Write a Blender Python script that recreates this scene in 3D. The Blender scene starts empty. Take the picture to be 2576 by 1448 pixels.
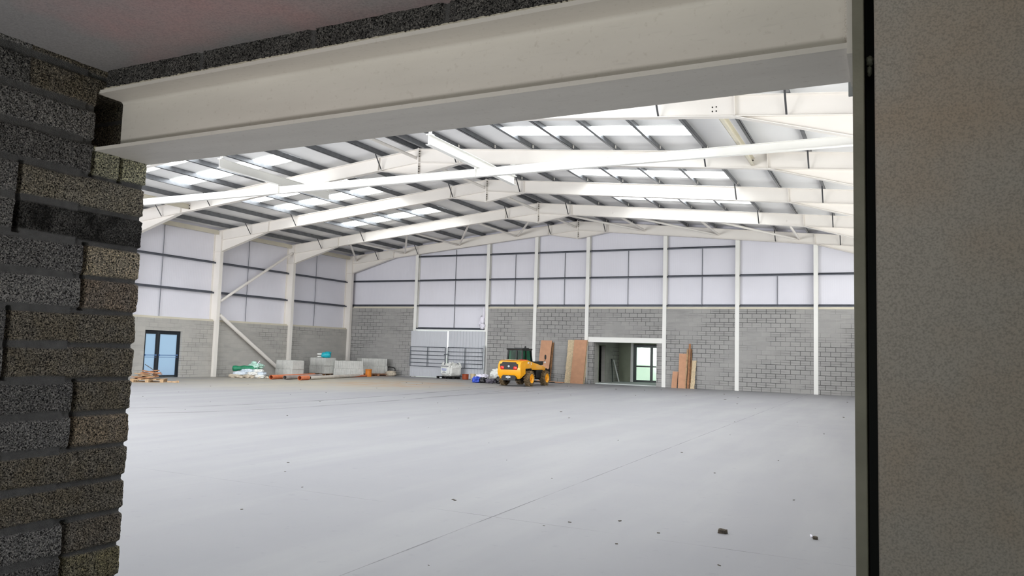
import bpy, bmesh, math, random
from mathutils import Vector, Matrix, noise
random.seed(7)
scn = bpy.context.scene
COL = scn.collection
V = Vector
PI = math.pi

# ------------------------------------------------------------------ materials
def lin(c):
    c /= 255.0
    return c / 12.92 if c <= 0.04045 else ((c + 0.055) / 1.055) ** 2.4
def rgb(r, g, b): return (lin(r), lin(g), lin(b), 1.0)

class NT:
    def __init__(s, name):
        s.m = bpy.data.materials.new(name); s.m.use_nodes = True
        s.t = s.m.node_tree; s.n = s.t.nodes; s.l = s.t.links
        s.b = s.n['Principled BSDF']; s.out = s.n['Material Output']
    def new(s, typ, **kw):
        n = s.n.new(typ)
        for k, v in kw.items():
            if k in n.inputs: n.inputs[k].default_value = v
            else: setattr(n, k, v)
        return n
    def link(s, a, b): s.l.new(a, b)
    def coord(s, kind='Object'):
        return s.new('ShaderNodeTexCoord').outputs[kind]
    def noise(s, vec, scale, detail=4, rough=.55):
        n = s.new('ShaderNodeTexNoise'); n.inputs['Scale'].default_value = scale
        n.inputs['Detail'].default_value = detail; n.inputs['Roughness'].default_value = rough
        s.link(vec, n.inputs['Vector']); return n.outputs['Fac']
    def ramp(s, fac, stops):
        r = s.new('ShaderNodeValToRGB'); e = r.color_ramp.elements
        while len(e) < len(stops): e.new(.5)
        for i, (p, c) in enumerate(stops):
            e[i].position = p; e[i].color = c if len(c) == 4 else (*c, 1)
        s.link(fac, r.inputs['Fac']); return r.outputs['Color']
    def mix(s, fac, a, b, blend='MIX'):
        m = s.new('ShaderNodeMix', data_type='RGBA', blend_type=blend)
        for i, x in ((0, fac), (6, a), (7, b)):
            if isinstance(x, (int, float)): m.inputs[i].default_value = x
            elif isinstance(x, tuple): m.inputs[i].default_value = x
            else: s.link(x, m.inputs[i])
        return m.outputs[2]
    def math(s, op, a, b=None, clamp=False):
        m = s.new('ShaderNodeMath', operation=op, use_clamp=clamp)
        for i, x in enumerate((a, b)):
            if x is None: continue
            if isinstance(x, (int, float)): m.inputs[i].default_value = x
            else: s.link(x, m.inputs[i])
        return m.outputs[0]
    def bump(s, h, strength=.3, dist=.01):
        b = s.new('ShaderNodeBump'); b.inputs['Strength'].default_value = strength
        b.inputs['Distance'].default_value = dist
        s.link(h, b.inputs['Height']); s.link(b.outputs['Normal'], s.b.inputs['Normal'])
    def base(s, c):
        if isinstance(c, tuple): s.b.inputs['Base Color'].default_value = c
        else: s.link(c, s.b.inputs['Base Color'])

def mat(name, c, rough=.6, metal=0.0, var=.06, scale=3.0, bump=0.0, bscale=40.0, spec=.5, coat=0.0):
    t = NT(name); co = t.coord()
    n = t.noise(co, scale, 5)
    d = tuple(max(0, x * (1 - var * 2)) for x in c[:3]) + (1,)
    l = tuple(min(1, x * (1 + var)) for x in c[:3]) + (1,)
    t.base(t.ramp(n, [(.3, d), (.7, l)]))
    t.b.inputs['Roughness'].default_value = rough; t.b.inputs['Metallic'].default_value = metal
    t.b.inputs['Specular IOR Level'].default_value = spec
    if coat: t.b.inputs['Coat Weight'].default_value = coat
    if bump: t.bump(t.noise(co, bscale, 6), bump, .01)
    return t.m

def block_mat(name, axis, light, dark, mortar, joint_lo, joint_hi, seed=0.0):
    """fair-faced concrete blockwork, 450 x 225 mm, on a wall that runs along x or y"""
    t = NT(name); co = t.coord()
    sp = t.new('ShaderNodeSeparateXYZ'); t.link(co, sp.inputs[0])
    cb = t.new('ShaderNodeCombineXYZ'); t.link(sp.outputs[0 if axis == 'x' else 1], cb.inputs[0]); t.link(sp.outputs[2], cb.inputs[1])
    cb.inputs[2].default_value = seed
    br = t.new('ShaderNodeTexBrick'); br.offset = .5
    for k, v in (('Scale', 1.0), ('Mortar Size', .013), ('Mortar Smooth', .25), ('Brick Width', .45), ('Row Height', .225), ('Bias', 0.0)):
        br.inputs[k].default_value = v
    br.inputs['Color1'].default_value = light; br.inputs['Color2'].default_value = dark; br.inputs['Mortar'].default_value = mortar
    t.link(cb.outputs[0], br.inputs['Vector'])
    big = t.noise(cb.outputs[0], .42, 3)
    patch = t.ramp(big, [(joint_lo, (0, 0, 0)), (joint_hi, (1, 1, 1))])
    fr = t.math('FRACT', t.math('DIVIDE', sp.outputs[2], .225))
    mid = t.math('SUBTRACT', 1.0, t.math('DIVIDE', t.math('ABSOLUTE', t.math('SUBTRACT', fr, .5)), .06), True)
    streak = t.new('ShaderNodeMapping'); streak.inputs['Scale'].default_value = (.9, 4.4, 1); t.link(cb.outputs[0], streak.inputs['Vector'])
    sk = t.noise(streak.outputs[0], 1.0, 3)
    mid = t.math('MULTIPLY', mid, t.ramp(sk, [(.42, (.1, .1, .1)), (.6, (1, 1, 1))]))
    joint = t.math('MAXIMUM', br.outputs['Fac'], mid)
    fac = t.math('MULTIPLY', joint, patch)
    # face colour without joints: per-block tone, plus broad staining
    blk = t.mix(t.noise(cb.outputs[0], 1.6, 4), light, dark)
    face = t.mix(.45, blk, br.outputs['Color'])
    face = t.mix(br.outputs['Fac'], face, blk)
    fine = t.noise(co, 55, 3)
    face = t.mix(t.math('MULTIPLY', t.ramp(sk, [(.5, (0, 0, 0)), (.68, (1, 1, 1))]), .35), face, tuple(x * .55 for x in dark[:3]) + (1,))
    face = t.mix(.25, face, t.ramp(fine, [(.3, dark), (.7, light)]))
    wash = t.noise(cb.outputs[0], .25, 2)
    face = t.mix(t.math('MULTIPLY', wash, .35), face, mortar[:3] and tuple(x * 1.6 for x in dark[:3]) + (1,))
    t.base(t.mix(t.math('MULTIPLY', fac, .95, True), face, mortar))
    t.b.inputs['Roughness'].default_value = .95; t.b.inputs['Specular IOR Level'].default_value = .15
    h = t.math('SUBTRACT', t.math('MULTIPLY', fine, .3), br.outputs['Fac'])
    t.bump(h, .5, .008)
    return t.m

M = {}
M['steel'] = mat('white_steel_paint', rgb(230, 225, 219), .45, 0, .02, .6)
M['post'] = mat('off_white_post_paint', rgb(234, 233, 229), .5, 0, .02, .6)
M['galv'] = mat('galvanised_purlin', rgb(120, 122, 126), .42, .55, .12, 4)
M['rail'] = mat('dark_galvanised_rail', rgb(92, 95, 104), .5, .35, .1, 3)
M['stay'] = mat('stay_steel', rgb(70, 70, 72), .6, .3, .1, 3)
M['bolt'] = mat('bolt_steel', rgb(58, 54, 50), .5, .5, .1, 9)
M['cream'] = mat('cream_flashing', rgb(206, 200, 184), .6, 0, .03, 2)
M['galvlight'] = mat('light_galvanised', rgb(176, 180, 184), .45, .3, .08, 6)
M['gate'] = mat('gate_galvanised', rgb(92, 97, 104), .5, .4, .1, 5)
def cladding(name, c, axis, pitch):
    t = NT(name); co = t.coord()
    sp = t.new('ShaderNodeSeparateXYZ'); t.link(co, sp.inputs[0])
    u = sp.outputs[0 if axis == 'x' else 1]
    w = t.math('SINE', t.math('MULTIPLY', u, 2 * PI / pitch))
    n = t.noise(co, .5, 3)
    t.base(t.ramp(n, [(.3, tuple(x * .95 for x in c[:3])), (.7, c)]))
    t.b.inputs['Roughness'].default_value = .55
    t.bump(w, .25, .003); return t.m
M['clad_x'] = cladding('lavender_white_cladding_gable', rgb(226, 225, 234), 'x', .1)
M['clad_y'] = cladding('lavender_white_cladding_side', rgb(226, 225, 234), 'y', .1)
M['roof'] = cladding('white_roof_liner', rgb(240, 240, 241), 'y', .333)
M['sheet'] = cladding('grey_plastisol_sheet', rgb(196, 198, 204), 'x', .2)
M['blockx'] = block_mat('blockwork_gable', 'x', rgb(166, 164, 161), rgb(142, 141, 140), rgb(80, 79, 80), .40, .56)
M['blocky'] = block_mat('blockwork_side', 'y', rgb(182, 179, 173), rgb(158, 156, 152), rgb(92, 90, 90), .48, .70, 3.7)
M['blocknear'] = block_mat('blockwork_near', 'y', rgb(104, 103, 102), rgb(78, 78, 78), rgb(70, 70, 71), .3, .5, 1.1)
M['pack'] = mat('new_concrete_block', rgb(196, 196, 192), .95, 0, .07, 5, .4, 60, .1)
M['blockgrey'] = mat('grey_block', rgb(150, 150, 150), .95, 0, .1, 8, .4, 60, .1)

def floor_mat():
    t = NT('power_floated_concrete'); co = t.coord()
    a = t.noise(co, .16, 4); b = t.noise(co, .9, 5); c = t.noise(co, 7, 5)
    mp = t.new('ShaderNodeMapping'); mp.inputs['Scale'].default_value = (1.2, .16, 1); mp.inputs['Rotation'].default_value = (0, 0, .9)
    t.link(co, mp.inputs['Vector']); st = t.noise(mp.outputs[0], .8, 4)
    col = t.mix(a, rgb(138, 137, 141), rgb(153, 152, 153))
    col = t.mix(t.math('MULTIPLY', b, .45), col, rgb(126, 127, 133))
    col = t.mix(t.ramp(st, [(.45, (0, 0, 0)), (.75, (.55, .55, .55))]), col, rgb(158, 158, 158))
    col = t.mix(t.ramp(c, [(.62, (0, 0, 0)), (.8, (.35, .35, .35))]), col, rgb(116, 116, 122))
    # sandy dirt trodden in by the goods door
    sp = t.new('ShaderNodeSeparateXYZ'); t.link(co, sp.inputs[0])
    def blob(cx, cy, rx, ry):
        dx = t.math('DIVIDE', t.math('SUBTRACT', sp.outputs[0], cx), rx); dy = t.math('DIVIDE', t.math('SUBTRACT', sp.outputs[1], cy), ry)
        d = t.math('ADD', t.math('MULTIPLY', dx, dx), t.math('MULTIPLY', dy, dy))
        return t.math('SUBTRACT', 1.0, d, True)
    m1 = blob(-20.6, 30.0, 3.6, 4.6); m2 = blob(-24.0, 29.0, 9.5, 10.0)
    n2 = t.noise(co, .7, 5, .65)
    t1 = t.math('MULTIPLY', m1, t.ramp(n2, [(.42, (0, 0, 0)), (.62, (.9, .9, .9))]))
    t2 = t.math('MULTIPLY', m2, t.ramp(n2, [(.3, (.35, .35, .35)), (.65, (.9, .9, .9))]))
    col = t.mix(t2, col, rgb(172, 163, 142)); col = t.mix(t1, col, rgb(160, 124, 90))
    t.base(col)
    t.b.inputs['Roughness'].default_value = .62; t.b.inputs['Specular IOR Level'].default_value = .3
    t.bump(c, .08, .004); return t.m
M['floor'] = floor_mat()
def mark(name, c, amount, scale):
    t = NT(name); co = t.coord(); n = t.noise(co, scale, 4)
    t.base(c); t.b.inputs['Roughness'].default_value = .8
    tr = t.new('ShaderNodeBsdfTransparent'); mx = t.new('ShaderNodeMixShader')
    t.link(t.ramp(n, [(.35, (0, 0, 0)), (.65, (amount,) * 3)]), mx.inputs[0])
    t.link(tr.outputs[0], mx.inputs[1]); t.link(t.b.outputs[0], mx.inputs[2]); t.link(mx.outputs[0], t.out.inputs['Surface'])
    return t.m
M['joint'] = mark('saw_cut_joint', rgb(120, 118, 122), .9, 1.2)
M['joint2'] = mark('faint_saw_cut_joint', rgb(132, 130, 134), .55, 1.2)
M['tyre_mark'] = mark('tyre_mark', rgb(120, 116, 112), .42, .8)
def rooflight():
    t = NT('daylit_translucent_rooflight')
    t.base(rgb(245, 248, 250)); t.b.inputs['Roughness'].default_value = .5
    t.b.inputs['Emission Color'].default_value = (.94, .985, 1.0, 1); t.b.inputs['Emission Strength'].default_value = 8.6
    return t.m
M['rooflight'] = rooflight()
def glass(name, c, trans, rough=.05):
    t = NT(name); t.base(c)
    t.b.inputs['Roughness'].default_value = rough; t.b.inputs['Transmission Weight'].default_value = trans
    t.b.inputs['IOR'].default_value = 1.2; return t.m
def film(name, c, clear):
    """glazing behind a protective film: part clear, part diffusing"""
    t = NT(name); tl = t.new('ShaderNodeBsdfTranslucent'); tl.inputs[0].default_value = c
    tr = t.new('ShaderNodeBsdfTransparent'); tr.inputs[0].default_value = c
    mx = t.new('ShaderNodeMixShader'); mx.inputs[0].default_value = clear
    t.link(tl.outputs[0], mx.inputs[1]); t.link(tr.outputs[0], mx.inputs[2])
    gl = t.new('ShaderNodeBsdfGlossy'); gl.inputs['Roughness'].default_value = .1
    m2 = t.new('ShaderNodeMixShader'); m2.inputs[0].default_value = .06
    t.link(mx.outputs[0], m2.inputs[1]); t.link(gl.outputs[0], m2.inputs[2]); t.link(m2.outputs[0], t.out.inputs['Surface'])
    return t.m
M['bluepane'] = film('blue_filmed_glass', rgb(206, 220, 238), .0)
M['clearpane'] = film('clear_door_glass', rgb(240, 250, 244), .9)
M['cabglass'] = film('green_tinted_cab_glass', rgb(176, 222, 206), .9)
M['frame_dark'] = mat('dark_door_frame', rgb(22, 30, 38), .4, 0, .05, 3)
M['frame_green'] = mat('dark_green_door_frame', rgb(18, 44, 40), .4, 0, .05, 3)
M['chrome'] = mat('push_bar_blue_steel', rgb(96, 128, 178), .35, .3, .05, 3)
M['plaster'] = mat('green_grey_plaster', rgb(150, 156, 138), .9, 0, .05, 2)
M['white'] = mat('white_paint', rgb(236, 238, 236), .6, 0, .02, 2)
M['yellow'] = mat('machine_yellow', rgb(250, 172, 8), .38, 0, .03, 3, coat=.3)
M['black'] = mat('machine_black', rgb(20, 20, 21), .5, 0, .1, 4)
M['tyre'] = mat('tyre_rubber_muddy', rgb(124, 106, 80), .9, 0, .3, 7, .4, 40, .2)
M['red'] = mat('lamp_red', rgb(214, 40, 22), .25, 0, .05, 4)
M['redpaint'] = mat('red_paint', rgb(206, 62, 30), .5, 0, .05, 4)
M['orange'] = mat('terracotta_pipe', rgb(208, 118, 76), .5, 0, .08, 5)
M['drum'] = mat('orange_plastic', rgb(206, 120, 26), .5, 0, .08, 5)
M['pipegrey'] = mat('grey_pipe', rgb(150, 142, 138), .5, 0, .15, 3)
M['pipepale'] = mat('pale_grey_pipe', rgb(196, 188, 178), .5, 0, .12, 3)
M['ochre'] = mat('red_brown_plastic', rgb(150, 62, 22), .6, 0, .08, 5)
M['creambucket'] = mat('cream_plastic', rgb(214, 196, 160), .5, 0, .05, 5)
M['wood'] = mat('rough_softwood', rgb(176, 146, 112), .85, 0, .18, 9)
M['wooddark'] = mat('weathered_wood', rgb(122, 88, 58), .9, 0, .25, 9)
M['woodred'] = mat('reddish_wood', rgb(166, 118, 84), .85, 0, .2, 9)
M['ply'] = mat('brown_ply_sheet', rgb(194, 146, 114), .7, 0, .06, 4)
M['osb'] = mat('pale_chipboard', rgb(206, 186, 154), .85, 0, .12, 14)
M['teal'] = mat('teal_plastic', rgb(24, 170, 186), .4, 0, .12, 8)
M['bagwhite'] = mat('white_woven_bag', rgb(226, 226, 222), .8, 0, .06, 12, .3, 60)
M['bagblue'] = mat('pale_blue_white_bag', rgb(206, 216, 226), .7, 0, .12, 9, .3, 50)
M['bagtan'] = mat('cement_paper_bag', rgb(196, 184, 166), .85, 0, .12, 9, .3, 50)
M['green'] = mat('green_tarpaulin', rgb(20, 120, 84), .5, 0, .2, 6, .3, 40)
M['greenpale'] = mat('pale_green_netting', rgb(180, 214, 200), .7, 0, .2, 12)
M['bluebag'] = mat('blue_plastic_bag', rgb(52, 84, 196), .5, 0, .1, 9)
M['blackbag'] = mat('black_polythene', rgb(26, 25, 30), .45, 0, .1, 9)
M['greybag'] = mat('grey_polythene', rgb(96, 92, 104), .45, 0, .15, 9)
M['whitefilm'] = mat('white_polythene', rgb(232, 228, 240), .5, 0, .06, 9)
M['print'] = mat('blue_print', rgb(120, 128, 190), .7, 0, .05, 9)
M['printgrey'] = mat('grey_print', rgb(140, 142, 146), .7, 0, .05, 9)
M['chunk'] = mat('broken_dark_block', rgb(92, 84, 74), .95, 0, .3, 40, .6, 90)
M['ground'] = mat('outdoor_ground', rgb(206, 214, 200), .95, 0, .06, .5)
M['lobbyfloor'] = mat('lobby_screed', rgb(196, 202, 200), .7, 0, .04, 1)
# foreground
def beam_mat():
    t = NT('dusty_white_beam_paint'); co = t.coord()
    mp = t.new('ShaderNodeMapping'); mp.inputs['Scale'].default_value = (3, 14, 14); t.link(co, mp.inputs['Vector'])
    a = t.noise(mp.outputs[0], 1.0, 5); b = t.noise(co, 70, 4)
    col = t.mix(a, rgb(246, 242, 236), rgb(226, 222, 216))
    col = t.mix(t.ramp(b, [(.6, (0, 0, 0)), (.78, (.4, .4, .4))]), col, rgb(196, 188, 178))
    mp2 = t.new('ShaderNodeMapping'); mp2.inputs['Scale'].default_value = (5, 60, 60); t.link(co, mp2.inputs['Vector'])
    s = t.noise(mp2.outputs[0], 1.5, 6, .7)
    col = t.mix(t.ramp(s, [(.6, (0, 0, 0)), (.72, (.3, .3, .3))]), col, rgb(200, 196, 192))
    t.base(col); t.b.inputs['Roughness'].default_value = .6; t.b.inputs['Specular IOR Level'].default_value = .3
    t.bump(b, .1, .002); return t.m
M['beam'] = beam_mat()
def jamb_mat():
    """coarse open-textured block: dark aggregate with pale and tan stones; block tone in the 'tone' attribute"""
    t = NT('coarse_dense_block'); co = t.coord()
    at = t.new('ShaderNodeAttribute', attribute_name='tone')
    mt = t.new('ShaderNodeAttribute', attribute_name='mortar')
    vo = t.new('ShaderNodeTexVoronoi'); vo.inputs['Scale'].default_value = 330; vo.inputs['Randomness'].default_value = 1
    t.link(co, vo.inputs['Vector'])
    sp = t.new('ShaderNodeSeparateColor'); t.link(vo.outputs['Color'], sp.inputs[0])
    stone = t.ramp(sp.outputs[0], [(.0, rgb(102, 102, 104)), (.4, rgb(140, 139, 138)), (.75, rgb(174, 172, 168)), (1, rgb(216, 212, 206))])
    pit = t.noise(co, 190, 5, .7)
    stone = t.mix(t.ramp(pit, [(.42, (1, 1, 1)), (.51, (0, 0, 0))]), stone, rgb(30, 30, 31))
    tonec = t.mix(1.0, at.outputs['Color'], (1.8, 1.8, 1.8, 1), 'MULTIPLY')
    tonec = t.mix(t.ramp(t.noise(co, 16, 4), [(.38, (0, 0, 0)), (.6, (1, 1, 1))]), t.mix(.3, tonec, (.85, .85, .86, 1)), tonec)
    stone = t.mix(1.0, stone, tonec, 'MULTIPLY')
    mort = t.mix(t.noise(co, 30, 4), rgb(86, 86, 88), rgb(126, 126, 126))
    t.base(t.mix(mt.outputs['Fac'], stone, mort))
    t.b.inputs['Roughness'].default_value = .95; t.b.inputs['Specular IOR Level'].default_value = .2
    h = t.math('ADD', t.math('MULTIPLY', vo.outputs['Distance'], -.6), pit)
    t.bump(h, .9, .006); return t.m
M['jamb'] = jamb_mat()
def slab_mat():
    t = NT('precast_soffit'); co = t.coord()
    a = t.noise(co, 1.6, 4); b = t.noise(co, 160, 3)
    col = t.mix(t.ramp(a, [(.42, (0, 0, 0)), (.62, (1, 1, 1))]), rgb(174, 172, 174), rgb(200, 168, 169))
    col = t.mix(t.ramp(b, [(.4, (0, 0, 0)), (.7, (.35, .35, .35))]), col, rgb(110, 106, 106))
    t.base(col); t.b.inputs['Roughness'].default_value = .9; t.bump(b, .2, .003); return t.m
M['slab'] = slab_mat()
def speckled_mat():
    t = NT('speckled_grey_surface'); co = t.coord()
    a = t.noise(co, 3.2, 4); b = t.noise(co, 260, 3); d = t.noise(co, 35, 5)
    col = t.mix(t.ramp(a, [(.45, (0, 0, 0)), (.7, (1, 1, 1))]), rgb(190, 184, 177), rgb(192, 176, 160))
    col = t.mix(t.ramp(b, [(.42, (0, 0, 0)), (.66, (.5, .5, .5))]), col, rgb(128, 122, 116))
    col = t.mix(t.ramp(d, [(.72, (0, 0, 0)), (.78, (.5, .5, .5))]), col, rgb(206, 200, 194))
    t.base(col); t.b.inputs['Roughness'].default_value = .85; t.bump(b, .15, .002); return t.m
M['speckled_grey'] = speckled_mat()
M['flange'] = mat('grey_green_primer', rgb(144, 142, 128), .6, 0, .1, 9, .1, 90)

# ------------------------------------------------------------------ builders
class B:
    """collects shapes and links them as one mesh object"""
    def __init__(s): s.bm = bmesh.new()
    def box(s, c, d, rot=None):
        r = bmesh.ops.create_cube(s.bm, size=1.0)
        mt = Matrix.Translation(V(c)) @ (rot.to_4x4() if rot else Matrix()) @ Matrix.Diagonal((*d, 1))
        bmesh.ops.transform(s.bm, matrix=mt, verts=r['verts']); return r['verts']
    def bb(s, a, b):
        return s.box([(a[i] + b[i]) / 2 for i in range(3)], [abs(b[i] - a[i]) for i in range(3)])
    def prism(s, pts, n):
        """closed polygon (3d points) pushed along the vector n"""
        n = V(n); a = [s.bm.verts.new(V(p)) for p in pts]; b = [s.bm.verts.new(V(p) + n) for p in pts]
        s.bm.faces.new(a[::-1]); s.bm.faces.new(b)
        k = len(pts)
        for i in range(k): s.bm.faces.new((a[i], a[(i + 1) % k], b[(i + 1) % k], b[i]))
        return a + b
    def xz(s, poly, y0, y1): return s.prism([(x, y0, z) for x, z in poly], (0, y1 - y0, 0))
    def yz(s, poly, x0, x1): return s.prism([(x0, y, z) for y, z in poly], (x1 - x0, 0, 0))
    def xy(s, poly, z0, z1): return s.prism([(x, y, z0) for x, y in poly], (0, 0, z1 - z0))
    @staticmethod
    def axes(p0, p1, up=(0, 0, 1)):
        d = (V(p1) - V(p0)); L = d.length; d.normalize(); u = V(up)
        if abs(d.dot(u)) > .98: u = V((0, 1, 0))
        r = d.cross(u).normalized(); u = r.cross(d).normalized()
        return d, r, u, L
    def bar(s, p0, p1, w, h, up=(0, 0, 1)):
        d, r, u, L = s.axes(p0, p1, up)
        pts = [V(p0) + r * a * w / 2 + u * b * h / 2 for a, b in ((-1, -1), (1, -1), (1, 1), (-1, 1))]
        return s.prism(pts, d * L)
    def ibeam(s, p0, p1, depth, width, tf=.014, tw=.01, up=(0, 0, 1)):
        d, r, u, L = s.axes(p0, p1, up)
        a, b, c = width / 2, depth / 2, tw / 2
        pr = [(-a, -b), (a, -b), (a, -b + tf), (c, -b + tf), (c, b - tf), (a, b - tf), (a, b), (-a, b), (-a, b - tf), (-c, b - tf), (-c, -b + tf), (-a, -b + tf)]
        # concave outline: build from three plates
        for x0, x1, y0, y1 in ((-a, a, -b, -b + tf), (-a, a, b - tf, b), (-c, c, -b + tf, b - tf)):
            s.prism([V(p0) + r * x + u * y for x, y in ((x0, y0), (x1, y0), (x1, y1), (x0, y1))], d * L)
    def cyl(s, p0, p1, r0, r1=None, seg=16, cap=True):
        r1 = r0 if r1 is None else r1
        d, r, u, L = s.axes(p0, p1)
        ra = [s.bm.verts.new(V(p0) + (r * math.cos(t) + u * math.sin(t)) * r0) for t in [2 * PI * i / seg for i in range(seg)]]
        rb = [s.bm.verts.new(V(p1) + (r * math.cos(t) + u * math.sin(t)) * r1) for t in [2 * PI * i / seg for i in range(seg)]]
        for i in range(seg): s.bm.faces.new((ra[i], ra[(i + 1) % seg], rb[(i + 1) % seg], rb[i]))
        if cap: s.bm.faces.new(ra[::-1]); s.bm.faces.new(rb)
        return ra + rb
    def lathe(s, p0, axis, prof, seg=20):
        """profile (radius, distance along axis) spun about axis"""
        p0 = V(p0); d, r, u, L = s.axes(p0, p0 + V(axis)); rings = []
        for rad, h in prof:
            rings.append([s.bm.verts.new(p0 + d * h + (r * math.cos(2 * PI * i / seg) + u * math.sin(2 * PI * i / seg)) * max(rad, 1e-4)) for i in range(seg)])
        for a, b in zip(rings, rings[1:]):
            for i in range(seg): s.bm.faces.new((a[i], a[(i + 1) % seg], b[(i + 1) % seg], b[i]))
    def pipe(s, p0, p1, r, wall=.008, seg=18):
        L = (V(p1) - V(p0)).length
        s.lathe(p0, V(p1) - V(p0), [(r - wall, 0), (r, 0), (r, L), (r - wall, L), (r - wall, 0)], seg)
    def tubepath(s, pts, r, seg=8):
        for a, b in zip(pts, pts[1:]): s.cyl(a, b, r, seg=seg)
    def ball(s, c, d, sub=3, sq=1.0, amp=0.0, freq=3.0, seed=0.0, flat=None, rot=None):
        """rounded lump: superquadric exponent sq (<1 is boxier), rumpled by noise"""
        r = bmesh.ops.create_icosphere(s.bm, subdivisions=sub, radius=1.0)
        R3 = rot if rot else Matrix.Identity(3)
        for v in r['verts']:
            p = v.co.normalized(); q = V([math.copysign(abs(x) ** sq, x) for x in p])
            k = 1 + amp * noise.noise(p * freq + V((seed, seed * 1.7, -seed))) + amp * .5 * noise.noise(p * freq * 2.3 + V((-seed, 3, seed)))
            w = R3 @ V((q.x * d[0] / 2 * k, q.y * d[1] / 2 * k, q.z * d[2] / 2 * k)) + V(c)
            if flat is not None and w.z < flat: w.z = flat
            v.co = w
        return r['verts']
    def bevel(s, w, seg=2, ang=.6):
        s.bm.normal_update()
        ed = [e for e in s.bm.edges if len(e.link_faces) == 2 and e.calc_face_angle(0) > ang]
        bmesh.ops.bevel(s.bm, geom=ed, offset=w, segments=seg, affect='EDGES', profile=.6, clamp_overlap=True)
        return s
    def obj(s, name, m, parent=None, loc=None, smooth=False):
        bmesh.ops.recalc_face_normals(s.bm, faces=s.bm.faces)
        me = bpy.data.meshes.new(name); s.bm.to_mesh(me); s.bm.free()
        if smooth:
            for p in me.polygons: p.use_smooth = True
            if smooth != 'all': me.set_sharp_from_angle(angle=smooth)
        me.materials.append(M[m])
        o = bpy.data.objects.new(name, me); COL.objects.link(o)
        if parent: o.parent = parent
        if loc: o.location = loc
        return o

def tag(o, label, cat, group=None):
    o['label'] = label; o['category'] = cat
    if group: o['group'] = group
    return o
def thing(name, label, cat, loc=(0, 0, 0), rz=0.0, group=None):
    o = bpy.data.objects.new(name, None); COL.objects.link(o); o.location = loc; o.rotation_euler = (0, 0, rz)
    return tag(o, label, cat, group)
def struct(o): o['kind'] = 'structure'; return o
def copy_tree(o, parent=None):
    c = o.copy(); COL.objects.link(c)
    if parent: c.parent = parent
    for ch in list(o.children): copy_tree(ch, c)
    return c

# ------------------------------------------------------------------ measured place (metres; camera stands at x=0,y=0)
H = 1.6087
YB, XL = 39.177, -30.941            # inside face of gable blockwork, of left blockwork
XA, ZT, SL = -15.347, 8.882, .0986  # ridge line, top of steel at ridge, roof slope
DR = .514                           # rafter depth
YF = [39.02, 33.67, 28.30, 23.05, 17.74]
XCI, XCO = -30.68, -31.2            # column inner and outer flange
XRI, XRO = 2 * XA - XCI, 2 * XA - XCO
def zt(o): return ZT - SL * o
CLX, CLY = -31.2, 39.43
FRONT0, FRONT1 = 1.6, 1.8           # front wall thickness

# ------------------------------------------------------------------ floor and its marks
def slab_z(x): return -.125 * min(1.0, max(0.0, (-13.0 - x) / 18.0))     # the slab falls gently to the left wall
fb = B(); fb.prism([(-31.6, -4, slab_z(-31.6)), (-31, -4, slab_z(-31)), (-13, -4, 0), (XRO + .6, -4, 0), (XRO + .6, -4, -.2), (-31.6, -4, -.28)], (0, 43.6, 0)); floor = struct(fb.obj('floor', 'floor'))
def ribbon(pts, w, z=.0015):
    b = B(); L = []
    for i, p in enumerate(pts):
        a = V(pts[max(i - 1, 0)]); c = V(pts[min(i + 1, len(pts) - 1)]); d = (c - a).normalized(); n = V((-d.y, d.x)) * w / 2
        L.append((b.bm.verts.new((p[0] + n.x, p[1] + n.y, z + slab_z(p[0] + n.x))), b.bm.verts.new((p[0] - n.x, p[1] - n.y, z + slab_z(p[0] - n.x)))))
    for (a, c), (d, e) in zip(L, L[1:]): b.bm.faces.new((a, c, e, d))
    return b
ribbon([(-3.48, y) for y in (1.9, 10, 20, 39)], .011).obj('saw_cut_joint', 'joint', floor)
ribbon([(x, 6.75) for x in (-13, -7, -3, 0)], .008).obj('saw_cut_joint', 'joint2', floor)
ribbon([(x, 20.0) for x in (-30, -13, 0)], .012).obj('saw_cut_joint', 'joint2', floor)
def smooth_path(ctrl, n=60):
    out = []
    P = [ctrl[0]] + ctrl + [ctrl[-1]]
    for i in range(len(ctrl) - 1):
        p0, p1, p2, p3 = (V(P[i + k]) for k in range(4))
        for j in range(n // (len(ctrl) - 1)):
            t = j / (n // (len(ctrl) - 1))
            out.append(.5 * ((2 * p1) + (p2 - p0) * t + (2 * p0 - 5 * p1 + 4 * p2 - p3) * t * t + (3 * p1 - p0 - 3 * p2 + p3) * t ** 3))
    return out + [V(ctrl[-1])]
for dx, dy in ((0, 0), (1.55, -.6)):
    ribbon(smooth_path([(-19.5 + dx, 9.8 + dy), (-16.4 + dx, 12.6 + dy), (-15.3 + dx, 16.5 + dy), (-15.3 + dx, 23 + dy), (-15.9 + dx, 30 + dy), (-16.2 + dx, 33.5 + dy)]), .13, .002).obj('tyre_mark', 'tyre_mark', floor)
ribbon(smooth_path([(-13.9, 22), (-13.4, 28), (-12.9, 33), (-12.2, 38.6)]), .14, .002).obj('tyre_mark', 'tyre_mark', floor)

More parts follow.
